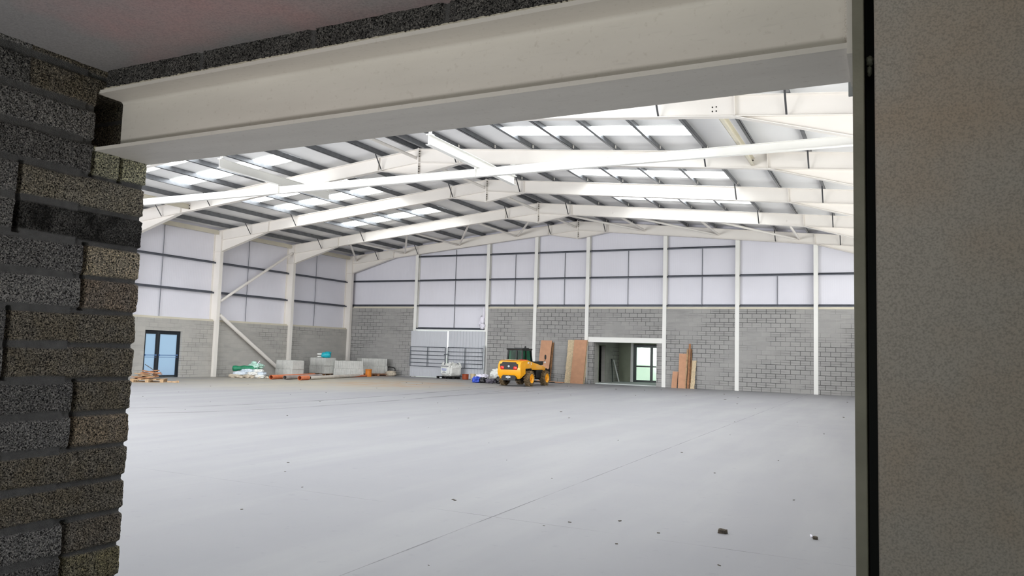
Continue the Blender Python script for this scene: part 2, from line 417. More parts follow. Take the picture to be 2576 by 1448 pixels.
# ------------------------------------------------------------------ walls of the hall
wb = B()
PX = [-25.93, -20.98, -17.9, -14.78, -10.48, -6.79, -3.12]
for x0, x1, z0 in ((-31.2, -26.03, -.2), (-20.88, -18.0, -.1), (-17.8, -14.88, -.1), (-14.68, -14.36, -.1), (-14.36, -10.87, 2.53), (-10.87, -10.58, 0), (-10.38, -6.89, 0), (-6.69, -3.22, 0), (-3.02, XRO, 0)):
    wb.bb((x0, YB, z0), (x1, YB + .22, 4.05))
wall_back = struct(wb.obj('wall_back', 'blockx'))
b = B()
b.xz([(-31.3, 4.0), (-26.0, 4.0), (-26.0, 2.78), (-21.05, 2.78), (-21.05, 4.0), (.6, 4.0), (.6, zt(15.9) + .3), (XA, ZT + .3), (-31.3, zt(15.9) + .3)], CLY, CLY + .08)
b.obj('cladding', 'clad_x', wall_back)
for x0, x1 in ((-30.7, -26.1), (-21.0, .3)):
    b = B(); b.bb((x0, YB - .012, 4.05), (x1, CLY, 4.085)); b.bb((x0, YB + .1, 4.085), (x1, CLY, 4.17)); b.obj('sill_flashing', 'cream', wall_back)

wl = B()
wl.bb((XL, FRONT1, -.2), (XL - .21, 24.31, 2.68)); wl.bb((XL, 26.4, -.2), (XL - .21, 39.2, 2.68)); wl.bb((XL, 24.31, 2.1), (XL - .21, 26.4, 2.68))
wall_left = struct(wl.obj('wall_left', 'blocky'))
b = B(); b.bb((CLX, FRONT1, 2.6), (CLX - .08, 39.5, 7.55)); b.obj('cladding', 'clad_y', wall_left)
b = B(); b.bb((XL + .012, FRONT1, 2.68), (CLX, 39.2, 2.71)); b.bb((XL - .06, FRONT1, 2.71), (CLX, 39.2, 2.78)); b.obj('sill_flashing', 'cream', wall_left)

XRW = 2 * XA - XL     # right wall, with an unseen open band added for the side fill light
wr = B(); wr.bb((XRW, 1.95, 0), (XRW + .21, 39.2, 2.68)); wall_right = struct(wr.obj('wall_right', 'blocky'))
b = B(); b.bb((XRO, 1.95, 2.6), (XRO + .08, 39.5, 3.6)); b.bb((XRO, 1.95, 6.2), (XRO + .08, 39.5, 7.55)); b.bb((XRO, 1.95, 3.6), (XRO + .08, 6.0, 6.2)); b.bb((XRO, 38.0, 3.6), (XRO + .08, 39.5, 6.2)); b.obj('cladding', 'clad_y', wall_right)

# front wall: blockwork the camera looks through, with the doorway at its right end
wf = B(); wf.bb((-31.3, FRONT0 + .01, 0), (-29.0, FRONT1 - .01, 4.8)); wf.bb((-13.0, FRONT0 + .01, 0), (-2.56, FRONT1 - .01, 4.8))   # unseen opening between, added for the front fill light
wf.bb((-31.3, FRONT0 + .01, 4.8), (-2.56, FRONT1 - .01, 7.4)); wf.bb((-2.56, FRONT0 + .03, 2.5), (1.2, FRONT1 - .01, 7.4)); wf.xz([(-31.3, 7.4), (1.2, 7.4), (XA, ZT + .3)], FRONT0 + .01, FRONT1 - .01)
wall_front = struct(wf.obj('wall_front', 'blockx'))

# ------------------------------------------------------------------ roof liner with rooflight openings
OFF = [1.62 + 1.465 * k for k in range(10)]
SKY0, SKY1 = OFF[2], OFF[6]
STRIPS = []
for y5, spans in ((17.74, ((.9, 1.95), (3.1, 4.16))), (23.05, ((1.6, 2.68), (3.6, 4.72))), (28.30, ((1.25, 2.35), (3.25, 4.42)))):
    STRIPS += [(y5 + a, y5 + c) for a, c in spans]
for y5 in (12.43, 7.12, 1.82):
    STRIPS += [(y5 + .95, y5 + 2.0), (y5 + 3.15, y5 + 4.2)]
STRIPS.sort()
def roof_piece(b, side, o0, o1, y0, y1, z0, z1):
    X = lambda o: XA + side * o
    b.xz([(X(o0), zt(o0) + z0), (X(o1), zt(o1) + z0), (X(o1), zt(o1) + z1), (X(o0), zt(o0) + z1)], y0, y1)
rb = B()
for side in (-1, 1):
    y = 1.62
    roof_piece(rb, side, 0, SKY0, 1.62, 39.52, .205, .29); roof_piece(rb, side, SKY1, 15.95, 1.62, 39.52, .205, .29)
    for a, c in STRIPS + [(39.52, 39.52)]:
        if a - y > .01: roof_piece(rb, side, SKY0, SKY1, y, a, .205, .29)
        y = c
ceiling = struct(rb.obj('ceiling', 'roof'))
vis = [s for s in STRIPS if s[0] > 17.7]
ORD = ['first', 'second', 'third', 'fourth', 'fifth', 'sixth']
for side in (-1, 1):
    for a, c in STRIPS:
        k = len(vis) - 1 - vis.index((a, c)) if (a, c) in vis else None
        sd = 'left' if side < 0 else 'right'
        lab = f'glowing translucent rooflight strip, {ORD[k]} from the gable wall on the {sd} roof slope' if k is not None else f'translucent rooflight strip on the {sd} slope above the near end of the hall'
        t = thing('rooflight', lab, 'rooflight', (XA + side * SKY0, (a + c) / 2, zt(SKY0) + .22), group='rooflight strips')
        for i in range(4):
            b = B(); roof_piece(b, side, OFF[2 + i] + .012, OFF[3 + i] - .012, a, c, .215, .24)
            o = b.obj('panel', 'rooflight', t); o.matrix_parent_inverse = Matrix.Translation(-t.location)
        b = B()
        for yy in (a, c): roof_piece(b, side, SKY0, SKY1, yy - .02, yy + .02, .19, .21)
        o = b.obj('frame', 'white', t); o.matrix_parent_inverse = Matrix.Translation(-t.location)

# purlins
def purlin(side, o):
    b = B(); x = XA + side * o; z = zt(o)
    L0, L1 = 1.85, 39.4
    b.bb((x - .012, L0, z + .005), (x + .012, L1, z + .2))
    b.bb((x - .012, L0, z + .19), (x - .075, L1, z + .2)); b.bb((x + .012, L0, z + .003), (x + .075, L1, z + .015))
    b.bb((x + .065, L0, z + .003), (x + .075, L1, z + .035)); b.bb((x - .075, L0, z + .17), (x - .065, L1, z + .2))
    return b.obj('roof_purlin', 'galv')
PO = ['first', 'second', 'third', 'fourth', 'fifth', 'sixth', 'seventh', 'eighth', 'ninth', 'tenth', 'eleventh']
for side, sd in ((-1, 'left'), (1, 'right')):
    for i, o in enumerate([.24] + OFF):
        tag(purlin(side, o), f'dark galvanised roof purlin, {PO[i]} from the ridge on the {sd} slope', 'purlin', f'roof purlins on the {sd} slope')

# ------------------------------------------------------------------ portal frames
def make_frame():
    t = thing('portal_frame', '', 'steel frame', (0, 0, 0), group='white steel portal frames')
    FW, TF, TW = .105, .016, .012
    for side in (-1, 1):
        X = lambda o: XA + side * o
        oi, oo = XA - XCI, XA - XCO
        b = B()   # column
        b.xz([(X(oi), -.14), (X(oo), -.14), (X(oo), zt(oo) - .02), (X(oi), zt(oi) - .02)], -TW / 2, TW / 2)
        b.xz([(X(oi), -.14), (X(oi + TF), -.14), (X(oi + TF), zt(oi) - .02), (X(oi), zt(oi) - .02)], -FW, FW)
        b.xz([(X(oo), -.14), (X(oo - TF), -.14), (X(oo - TF), zt(oo) - .02), (X(oo), zt(oo) - .02)], -FW, FW)
        b.xz([(X(oi + TF), 6.26), (X(oo - TF), 6.26), (X(oo - TF), 6.275), (X(oi + TF), 6.275)], -FW, FW)
        b.xz([(X(oi), zt(oi) - .02), (X(oo), zt(oo) - .02), (X(oo), zt(oo)), (X(oi), zt(oi))], -FW, FW)
        b.obj('column', 'steel', t)
        b = B()   # rafter
        b.xz([(X(.02), zt(.02)), (X(oi), zt(oi)), (X(oi), zt(oi) - DR), (X(.02), zt(.02) - DR)], -TW / 2, TW / 2)
        for dz in (0, -DR + TF):
            b.xz([(X(.02), zt(.02) + dz), (X(oi), zt(oi) + dz), (X(oi), zt(oi) + dz - TF), (X(.02), zt(.02) + dz - TF)], -FW, FW)
        for o in (1.753, 12.186):
            b.xz([(X(o - .006), zt(o) - TF), (X(o + .006), zt(o) - TF), (X(o + .03), zt(o) - DR + TF), (X(o + .018), zt(o) - DR + TF)], -FW * .95, FW * .95)
        b.obj('rafter', 'steel', t)
        b = B()   # eaves haunch
        oh = 12.186; zh = zt(oh) - DR
        b.xz([(X(oh), zh), (X(oi), zt(oi) - DR), (X(oi), 6.26)], -TW / 2, TW / 2)
        b.xz([(X(oh), zh), (X(oi), 6.26), (X(oi), 6.26 + TF), (X(oh), zh + TF)], -FW, FW)
        b.obj('haunch', 'steel', t)
        b = B()   # ridge haunch
        o1 = 1.753; z1 = zt(o1) - DR; z0 = ZT - DR - .458
        b.xz([(X(0.015), zt(0) - DR), (X(o1), z1), (X(0.015), z0)], -TW / 2, TW / 2)
        b.xz([(X(0.015), z0), (X(o1), z1), (X(o1), z1 + TF), (X(0.015), z0 + TF)], -FW, FW)
        b.obj('ridge_haunch', 'steel', t)
        for o in (1.62, 10.41, 13.34):
            b = B(); zb = zt(o) - DR + TF if o < 12.2 else zt(o) - DR + TF
            b.bar((X(o), -.09, zb), (X(o), -.5, zt(o) + .02), .045, .012); b.obj('rafter_stay', 'stay', t)
        for o in OFF:
            b = B(); b.bb((X(o + .03) - .006, -.05, zt(o)), (X(o + .03) + .006, .05, zt(o) + .17)); b.bb((X(o) - .0, -.06, zt(o)), (X(o + .03), .06, zt(o) + .012)); b.obj('cleat', 'steel', t)
    b = B(); b.bb((XA - .022, -FW, ZT - DR - .47), (XA + .022, FW, ZT + .03)); b.obj('ridge_plate', 'steel', t)
    for z in (-.1, -.19, -.28, -.66, -.75, -.84):
        b = B(); b.cyl((XA + .02, -.07, ZT + z), (XA + .06, -.07, ZT + z), .02, seg=8); b.obj('bolt', 'bolt', t)
    return t
FRAMES = []
proto = make_frame()
FL = ['white steel portal frame standing against the gable wall, farthest from the camera',
      'white steel portal frame, second from the gable wall',
      'white steel portal frame, third from the gable wall, left column at the braces',
      'white steel portal frame, fourth from the gable wall, at the suspended rails',
      'nearest white steel portal frame, showing only at top right under the lintel']
for i, y in enumerate(YF):
    f = proto if i == 0 else copy_tree(proto)
    f.location = (0, y, 0); f['label'] = FL[i]; FRAMES.append(f)
for dx in (-.045, .045):      # spare bolt holes in the nearest rafter
    for dz in (-.05, .05):
        b = B(); b.cyl((-3.62 + dx, -.012, 7.41 + dz), (-3.62 + dx, -.005, 7.41 + dz), .018, seg=10); b.obj('bolt_hole', 'bolt', FRAMES[4])

# gable posts
PX = [-25.93, -20.98, -17.9, -14.78, -10.48, -6.79, -3.12]
PLB = ['left of the goods doorway', 'right of the goods doorway', 'rising behind the yellow machine', 'above the left end of the entrance opening',
       'at the right end of the entrance opening', 'on bare blockwork, second from the right edge of the view', 'rightmost of the gable posts']
for x, lb in zip(PX, PLB):
    b = B(); o = abs(x - XA); b.ibeam((x, YB + .1, slab_z(x) - .01), (x, YB + .1, zt(o) - .02), .24, .2, .014, .01, up=(0, 1, 0))
    tag(b.obj('gable_post', 'post'), f'slim white steel gable post {lb}', 'post', 'gable posts')

# sheeting rails and sag rods
def rail(p0, p1, name='sheeting_rail'):
    b = B(); d = V(p1) - V(p0)
    if abs(d.x) > abs(d.y):
        b.bb((p0[0], CLY - .15, p0[2]), (p1[0], CLY, p0[2] + .02)); b.bb((p0[0], CLY - .15, p0[2] - .06), (p1[0], CLY - .135, p0[2] + .02)); b.bb((p0[0], CLY - .02, p0[2]), (p1[0], CLY, p0[2] + .07))
    else:
        b.bb((CLX, p0[1], p0[2]), (CLX + .15, p1[1], p0[2] + .02)); b.bb((CLX + .135, p0[1], p0[2] - .06), (CLX + .15, p1[1], p0[2] + .02)); b.bb((CLX, p0[1], p0[2]), (CLX + .02, p1[1], p0[2] + .07))
    return b.obj(name, 'rail')
for z, lb in ((4.2, 'lower'), (5.74, 'upper')):
    tag(rail((0, FRONT1, z - .03), (0, 39.4, z - .03)), f'{lb} of the two long dark rails on the left wall cladding', 'rail', 'sheeting rails')
for z, x0, x1, lb in ((4.24, -31.0, .4, 'lowest of the three long dark rails across the gable cladding, just above the blockwork'),
                      (5.765, -31.0, .4, 'middle of the three long dark rails across the gable cladding'),
                      (7.24, -26.0, -6.8, 'topmost dark rail across the gable cladding, ending short of both corners'),
                      (2.85, -25.95, -21.05, 'short dark rail along the bottom of the cladding over the goods doorway')):
    tag(rail((x0, 0, z), (x1, 0, z)), lb, 'rail', 'sheeting rails')
for y, z1, lb in ((25.15, 7.2, 'of the left wall, above the glazed doors'), (30.6, 7.15, 'behind the diagonal brace on the left wall'), (36.08, 7.15, 'of the left wall, last before the gable')):
    b = B(); b.cyl((CLX + .06, y, 2.75), (CLX + .06, y, z1), .014, seg=6); tag(b.obj('sag_rod', 'rail'), f'thin dark vertical rod on the cladding {lb}', 'rod', 'sag rods')
for x, z0, z1, lb in ((-23.28, 2.8, 7.6, 'over the goods doorway'), (-19.29, 4.1, 7.24, 'between the second and third gable posts'), (-16.22, 4.1, 7.24, 'between the third and fourth gable posts'),
                      (-12.54, 4.1, 7.24, 'above the entrance opening'), (-8.59, 4.1, 7.24, 'between the fifth and sixth gable posts'), (-4.91, 4.1, 5.765, 'between the sixth and seventh gable posts')):
    b = B(); b.cyl((x, CLY - .06, z0), (x, CLY - .06, z1), .016, seg=6); tag(b.obj('sag_rod', 'rail'), f'thin dark vertical rod on the gable cladding {lb}', 'rod', 'sag rods')

# eaves beams on the left, bay by bay
for (y0, y1), lb in (((17.8, 23.0), 'hidden beside the near jamb'), ((23.1, 28.25), 'over the glazed doors'), ((28.35, 33.62), 'over the diagonal braces'), ((33.72, 38.97), 'in the last bay before the gable')):
    b = B(); b.bb((-30.95, y0, 7.16), (-30.93, y1, 7.37)); b.bb((-30.95, y0, 7.16), (-31.06, y1, 7.18)); b.bb((-30.95, y0, 7.35), (-31.06, y1, 7.37))
    tag(b.obj('eaves_beam', 'cream'), f'cream steel eaves beam atop the left wall {lb}', 'beam', 'eaves beams')

# ridge ties, haunch ties, gable-bay bracing
for i, (y0, y1) in enumerate(zip(YF[1:], YF[:-1])):
    b = B(); z = ZT - .33; b.cyl((XA - .1, y0, z), (XA - .1, y1, z), .057, seg=14)
    tag(b.obj('ridge_tie', 'steel', smooth=.8), f'white tubular tie along the ridge, {ORD[i]} bay from the gable wall', 'tie', 'ridge ties')
for x, lb in ((-27.1, 'left'), (-3.6, 'right')):
    b = B(); b.bb((x - .005, YF[4] + .02, 7.3), (x + .005, YF[3] - .02, 7.52)); b.bb((x, YF[4] + .02, 7.3), (x + .09, YF[3] - .02, 7.31)); b.bb((x, YF[4] + .02, 7.51), (x + .09, YF[3] - .02, 7.52))
    t = tag(b.obj('haunch_tie', 'cream'), f'cream channel tie joining the two nearest frames at their {lb} haunches', 'tie', 'haunch ties')
    for dz in (.06, .16):
        b = B(); b.cyl((x + .04, YF[3] - .045, 7.3 + dz), (x + .04, YF[3] - .005, 7.3 + dz), .02, seg=8); b.obj('bolt', 'bolt', t)
NO = [0, 3.8, 7.65, 11.5, 15.2]
def zn(o): return zt(o) - .3
WH = {3.8: 'third', 7.65: 'second', 11.5: 'first'}
for side, sd in ((-1, 'left'), (1, 'right')):
    for k in (1, 2, 3):
        o = NO[k]; x = XA + side * o
        b = B(); b.cyl((x, YF[1], zn(o)), (x, YF[0], zn(o)), .055, seg=12)
        tag(b.obj('bracing_strut', 'steel', smooth=.8), f'white tube running straight along the roof in the gable bay, {WH[o]} from the {sd} eaves', 'brace', 'roof bracing in the gable bay')
    for k in range(4):
        a, c = NO[k], NO[k + 1]
        b = B(); b.cyl((XA + side * a, YF[1], zn(a)), (XA + side * (c - .1), YF[0], zn(c)), .055, seg=12)
        tag(b.obj('bracing_diagonal', 'steel', smooth=.8), f'white diagonal roof brace in the gable bay on the {sd} slope, {["fourth", "third", "second", "first"][k]} from the eaves', 'brace', 'roof bracing in the gable bay')
# wall braces in the bay between frames two and three
xb = XL + .16
b = B(); b.cyl((xb, 28.46, 3.03), (xb, 33.3, .02), .095, seg=18); tag(b.obj('wall_brace', 'steel', smooth=.8), 'thick white tube brace sloping down the blockwork to the first block stack', 'brace', 'left wall braces')
b = B(); b.cyl((xb, 28.46, 3.72), (xb, 33.5, 6.85), .07, seg=18); tag(b.obj('wall_brace', 'steel', smooth=.8), 'white tube brace rising across the left wall cladding', 'brace', 'left wall braces')

# suspended rails and the long beam beneath them
for x, lb in ((-19.5, 'left'), (-11.48, 'right')):
    zr = 7.43
    b = B(); b.ibeam((x, YF[4] - .1, zr), (x, YF[3] + .05, zr), .3, .16, .016, .012)
    t = tag(b.obj('suspended_rail', 'post'), f'{lb} of the two short white rails hung between the near frames', 'beam', 'suspended rails')
    for y in (YF[4], YF[3]):
        zf = zt(abs(x - XA)) - DR
        b = B(); b.bb((x - .05, y - .01, zr + .15), (x + .05, y + .01, zf)); b.bb((x - .01, y - .05, zr + .15), (x + .01, y + .05, zf)); b.bb((x - .09, y - .09, zf - .02), (x + .09, y + .09, zf)); b.bb((x - .09, y - .09, zr + .15), (x + .09, y + .09, zr + .17)); b.obj('hanger', 'post', t)
b = B(); b.ibeam((XCI, 20.4, 7.09), (-.03, 20.4, 7.09), .25, .15, .014, .01)
lb_ = b.obj('crossing_beam', 'post'); tag(lb_, 'long white steel beam crossing the whole hall beneath the two suspended rails', 'beam')
for x in (-19.5, -11.48):
    b = B(); b.bb((x - .012, 20.33, 6.98), (x + .012, 20.47, 7.275)); b.obj('stiffener', 'post', lb_)

# ------------------------------------------------------------------ left glazed doors (door_1)
d1 = struct(bpy.data.objects.new('door_1', None)); COL.objects.link(d1); d1.location = (XL - .2, 24.3, 0)
def dpart(b, name, m, par, inv=None):
    o = b.obj(name, m, par); 
    if inv is not None: o.matrix_parent_inverse = Matrix.Translation(-inv.location)
    return o
xf0, xf1 = XL - .21, XL - .14
b = B(); b.bb((xf0, 24.31, 2.02), (xf1, 26.4, 2.1)); b.bb((xf0, 24.31, -.12), (xf1, 24.38, 2.02)); b.bb((xf0, 26.33, -.12), (xf1, 26.4, 2.02)); b.bb((xf0, 24.38, -.12), (xf1, 26.33, -.095)); dpart(b, 'door_frame', 'frame_dark', d1, d1)
for y0, y1 in ((24.38, 25.13), (25.16, 26.33)):
    b = B()
    for a, c in ((y0, y0 + .1), (y1 - .1, y1)): b.bb((xf0 + .01, a, -.092), (xf1 - .01, c, 2.019))
    b.bb((xf0 + .013, y0 + .1, 1.93), (xf1 - .014, y1 - .1, 2.02)); b.bb((xf0 + .013, y0 + .1, -.09), (xf1 - .014, y1 - .1, -.02))
    leaf = dpart(b, 'door_leaf', 'frame_dark', d1, d1)
    b = B(); b.bb((xf0 + .03, y0 + .1, -.02), (xf0 + .036, y1 - .1, 1.93)); b.obj('pane', 'bluepane', leaf)
    b = B(); b.bb((xf1 + .03, y0 + .06, .92), (xf1 + .06, y1 - .06, .95)); b.bb((xf1 + .03, y0 + .06, .83), (xf1 + .045, y1 - .06, .85))
    for yy in (y0 + .06, y1 - .1): b.bb((xf1 - .01, yy, .9), (xf1 + .05, yy + .05, .97))
    b.obj('push_bar', 'chrome', leaf)

# ------------------------------------------------------------------ goods doorway: header, loose sheets, gates
b = B(); b.bb((-26.02, YB - .02, 2.7), (-21.06, YB + .2, 2.79)); t = struct(b.obj('trim_1', 'white'))
def ribbed(x0, x1, y, z0, z1, pitch, amp, m, name):
    b = B(); n = int((x1 - x0) / pitch); pts = []
    for i in range(n):
        x = x0 + (x1 - x0) * i / n; w = (x1 - x0) / n
        pts += [(x, y), (x + w * .6, y), (x + w * .7, y - amp), (x + w * .9, y - amp)]
    pts.append((x1, y))
    lo = [b.bm.verts.new((px, py, z0)) for px, py in pts]; hi = [b.bm.verts.new((px, py, z1)) for px, py in pts]
    for i in range(len(pts) - 1): b.bm.faces.new((lo[i], lo[i + 1], hi[i + 1], hi[i]))
    o = b.obj(name, m); s = o.modifiers.new('thickness', 'SOLIDIFY'); s.thickness = .004; return o
tag(ribbed(-26.12, -23.56, YB - .05, .03, 2.77, .085, .006, 'sheet', 'metal_sheet'), 'left grey metal sheet with fine ribs closing the goods doorway', 'metal sheet', 'sheets closing the goods doorway')
tag(ribbed(-23.47, -21.0, YB - .05, .0, 2.77, .19, .035, 'sheet', 'metal_sheet'), 'right grey corrugated metal sheet closing the goods doorway', 'metal sheet', 'sheets closing the goods doorway')
def gate(x0, x1, xm, zs, latch, lab):
    t = thing('farm_gate', lab, 'gate', (x0, YB - .17, 0), group='tubular gates')
    for z in zs:
        b = B(); b.cyl((0, 0, z), (x1 - x0, 0, z), .02, seg=8); b.obj('gate_bar', 'gate', t)
    for x in (x0, x1):
        b = B(); b.cyl((x - x0, 0, zs[-1]), (x - x0, 0, zs[0]), .022, seg=8); b.obj('gate_stile', 'gate', t)
    b = B(); b.bb((xm - x0 - .02, -.03, zs[-1]), (xm - x0 + .02, -.018, zs[0])); b.obj('gate_brace', 'gate', t)
    b = B(); b.bb((latch - x0 - .03, -.05, 1.36), (latch - x0 + .12, -.02, 1.42)); b.obj('latch', 'gate', t)
    return t
gate(-26.06, -23.6, -24.82, (1.8, 1.55, 1.32, 1.09, .86, .65), -23.62, 'left dark tubular farm gate in front of the goods doorway')
gate(-23.42, -21.06, -22.24, (1.8, 1.55, 1.32, 1.09, .87, .62), -23.45, 'right dark tubular farm gate in front of the goods doorway')
b = B(); b.cyl((-20.98, YB - .18, .5), (-20.98, YB - .18, 1.95), .055, seg=14); b.cyl((-20.98, YB - .18, 0), (-20.98, YB - .18, .5), .03, seg=10)
tag(b.obj('gate_post', 'galvlight', smooth=.8), 'round galvanised gate post at the right edge of the goods doorway', 'post')
# torn polythene at the head of the doorway
b = B()
for i, (dx, z, s) in enumerate(((0, 3.75, (.1, .1, .75)), (-.12, 3.35, (.32, .12, .5)), (-.08, 3.02, (.3, .14, .34)), (-.2, 3.2, (.24, .1, .3)))):
    b.ball((-21.12 + dx, YB - .08, z), s, 3, .8, .5, 3, i * 3.1)
tag(b.obj('torn_polythene', 'whitefilm', smooth='all'), 'torn white polythene hanging from the post right of the goods doorway', 'plastic sheet')

# ------------------------------------------------------------------ entrance opening and lobby beyond
b = B(); b.bb((-14.66, YB - .045, 2.25), (-10.58, YB - .005, 2.37)); b.bb((-14.66, YB - .02, 2.37), (-10.58, YB - .005, 2.395)); b.bb((-14.66, YB - .03, 2.395), (-10.58, YB - .005, 2.52)); b.bb((-14.36, YB - .005, 2.25), (-10.87, YB + .2, 2.29))
tag(b.obj('opening_beam', 'post'), 'white steel beam over the entrance opening in the gable blockwork', 'beam')
b = B()
b.bb((-14.56, YB + .22, 0), (-14.34, 40.0, 2.6)); b.bb((-14.56, 41.05, 0), (-14.34, 43.5, 2.6)); b.bb((-14.56, 40.0, 2.09), (-14.34, 41.05, 2.6))
struct(b.obj('wall_lobby_left', 'blocky'))
b = B(); b.bb((-14.56, 43.5, 0), (-13.55, 43.7, 2.6)); b.bb((-13.55, 43.5, 2.2), (-11.25, 43.7, 2.6)); b.bb((-11.25, 43.5, 0), (-10.4, 43.7, 2.6)); struct(b.obj('wall_lobby_back', 'plaster'))
b = B(); b.bb((-10.6, YB + .22, 0), (-10.4, 43.5, 2.6)); struct(b.obj('wall_lobby_right', 'blocky'))
b = B(); b.bb((-17.4, YB + .2, 2.6), (-10.4, 43.7, 2.75)); struct(b.obj('ceiling_lobby', 'slab'))
b = B(); b.bb((-17.4, 39.5, -.1), (-10.4, 43.72, .05)); struct(b.obj('floor_lobby', 'lobbyfloor'))
b = B(); b.bb((-17.4, 39.5, 0), (-17.3, 43.7, 2.7)); b.bb((-17.3, 39.5, 0), (-14.5, 39.6, 2.7)); b.bb((-17.3, 43.6, 0), (-14.5, 43.7, 2.7)); struct(b.obj('wall_store', 'blockgrey'))
b = B(); b.bb((-14.34, 39.9, 2.09), (-14.325, 41.15, 2.13)); b.bb((-14.34, 39.93, .05), (-14.325, 40.0, 2.1)); b.bb((-14.34, 41.05, .05), (-14.325, 41.12, 2.1)); struct(b.obj('trim_2', 'plaster'))
d2 = struct(bpy.data.objects.new('door_2', None)); COL.objects.link(d2); d2.location = (-13.5, 43.5, .05)
b = B(); b.bb((-13.6, 43.44, .05), (-13.44, 43.62, 2.3)); dpart(b, 'jamb_lining', 'white', d2, d2)
b = B(); b.bb((-13.44, 43.5, .05), (-13.34, 43.58, 2.12)); b.bb((-11.35, 43.5, .05), (-11.25, 43.58, 2.12)); b.bb((-13.44, 43.5, 2.12), (-11.25, 43.58, 2.24)); b.bb((-13.34, 43.5, .05), (-11.35, 43.58, .09)); dpart(b, 'door_frame', 'frame_green', d2, d2)
for x0, x1 in ((-13.34, -12.37), (-12.36, -11.35)):
    b = B(); b.bb((x0, 43.51, .09), (x0 + .07, 43.57, 2.12)); b.bb((x1 - .07, 43.51, .09), (x1, 43.57, 2.12)); b.bb((x0 + .07, 43.515, .09), (x1 - .07, 43.565, .17)); b.bb((x0 + .07, 43.515, 2.06), (x1 - .07, 43.565, 2.12)); b.bb((x0 + .07, 43.515, .93), (x1 - .07, 43.565, 1.0))
    leaf = dpart(b, 'door_leaf', 'frame_green', d2, d2)
    for z0, z1 in ((.17, .93), (1.0, 2.06)):
        b = B(); b.bb((x0 + .07, 43.535, z0), (x1 - .07, 43.541, z1)); b.obj('pane', 'clearpane', leaf)
b = B(); b.bar((-14.28, 42.35, 1.3), (-14.02, 42.6, .05), .06, .06); tag(b.obj('leaning_pole', 'white'), 'white length of timber leaning on the lobby wall beyond the entrance opening', 'timber')
b = B(); b.bar((-14.29, 42.05, 1.35), (-14.1, 41.75, .05), .03, .1); tag(b.obj('leaning_plank', 'frame_green'), 'dark plank leaning on the lobby wall beside the white timber', 'plank')
b = B(); b.bb((-140, -90, -.5), (120, 150, -.3)); struct(b.obj('ground_outside', 'ground'))

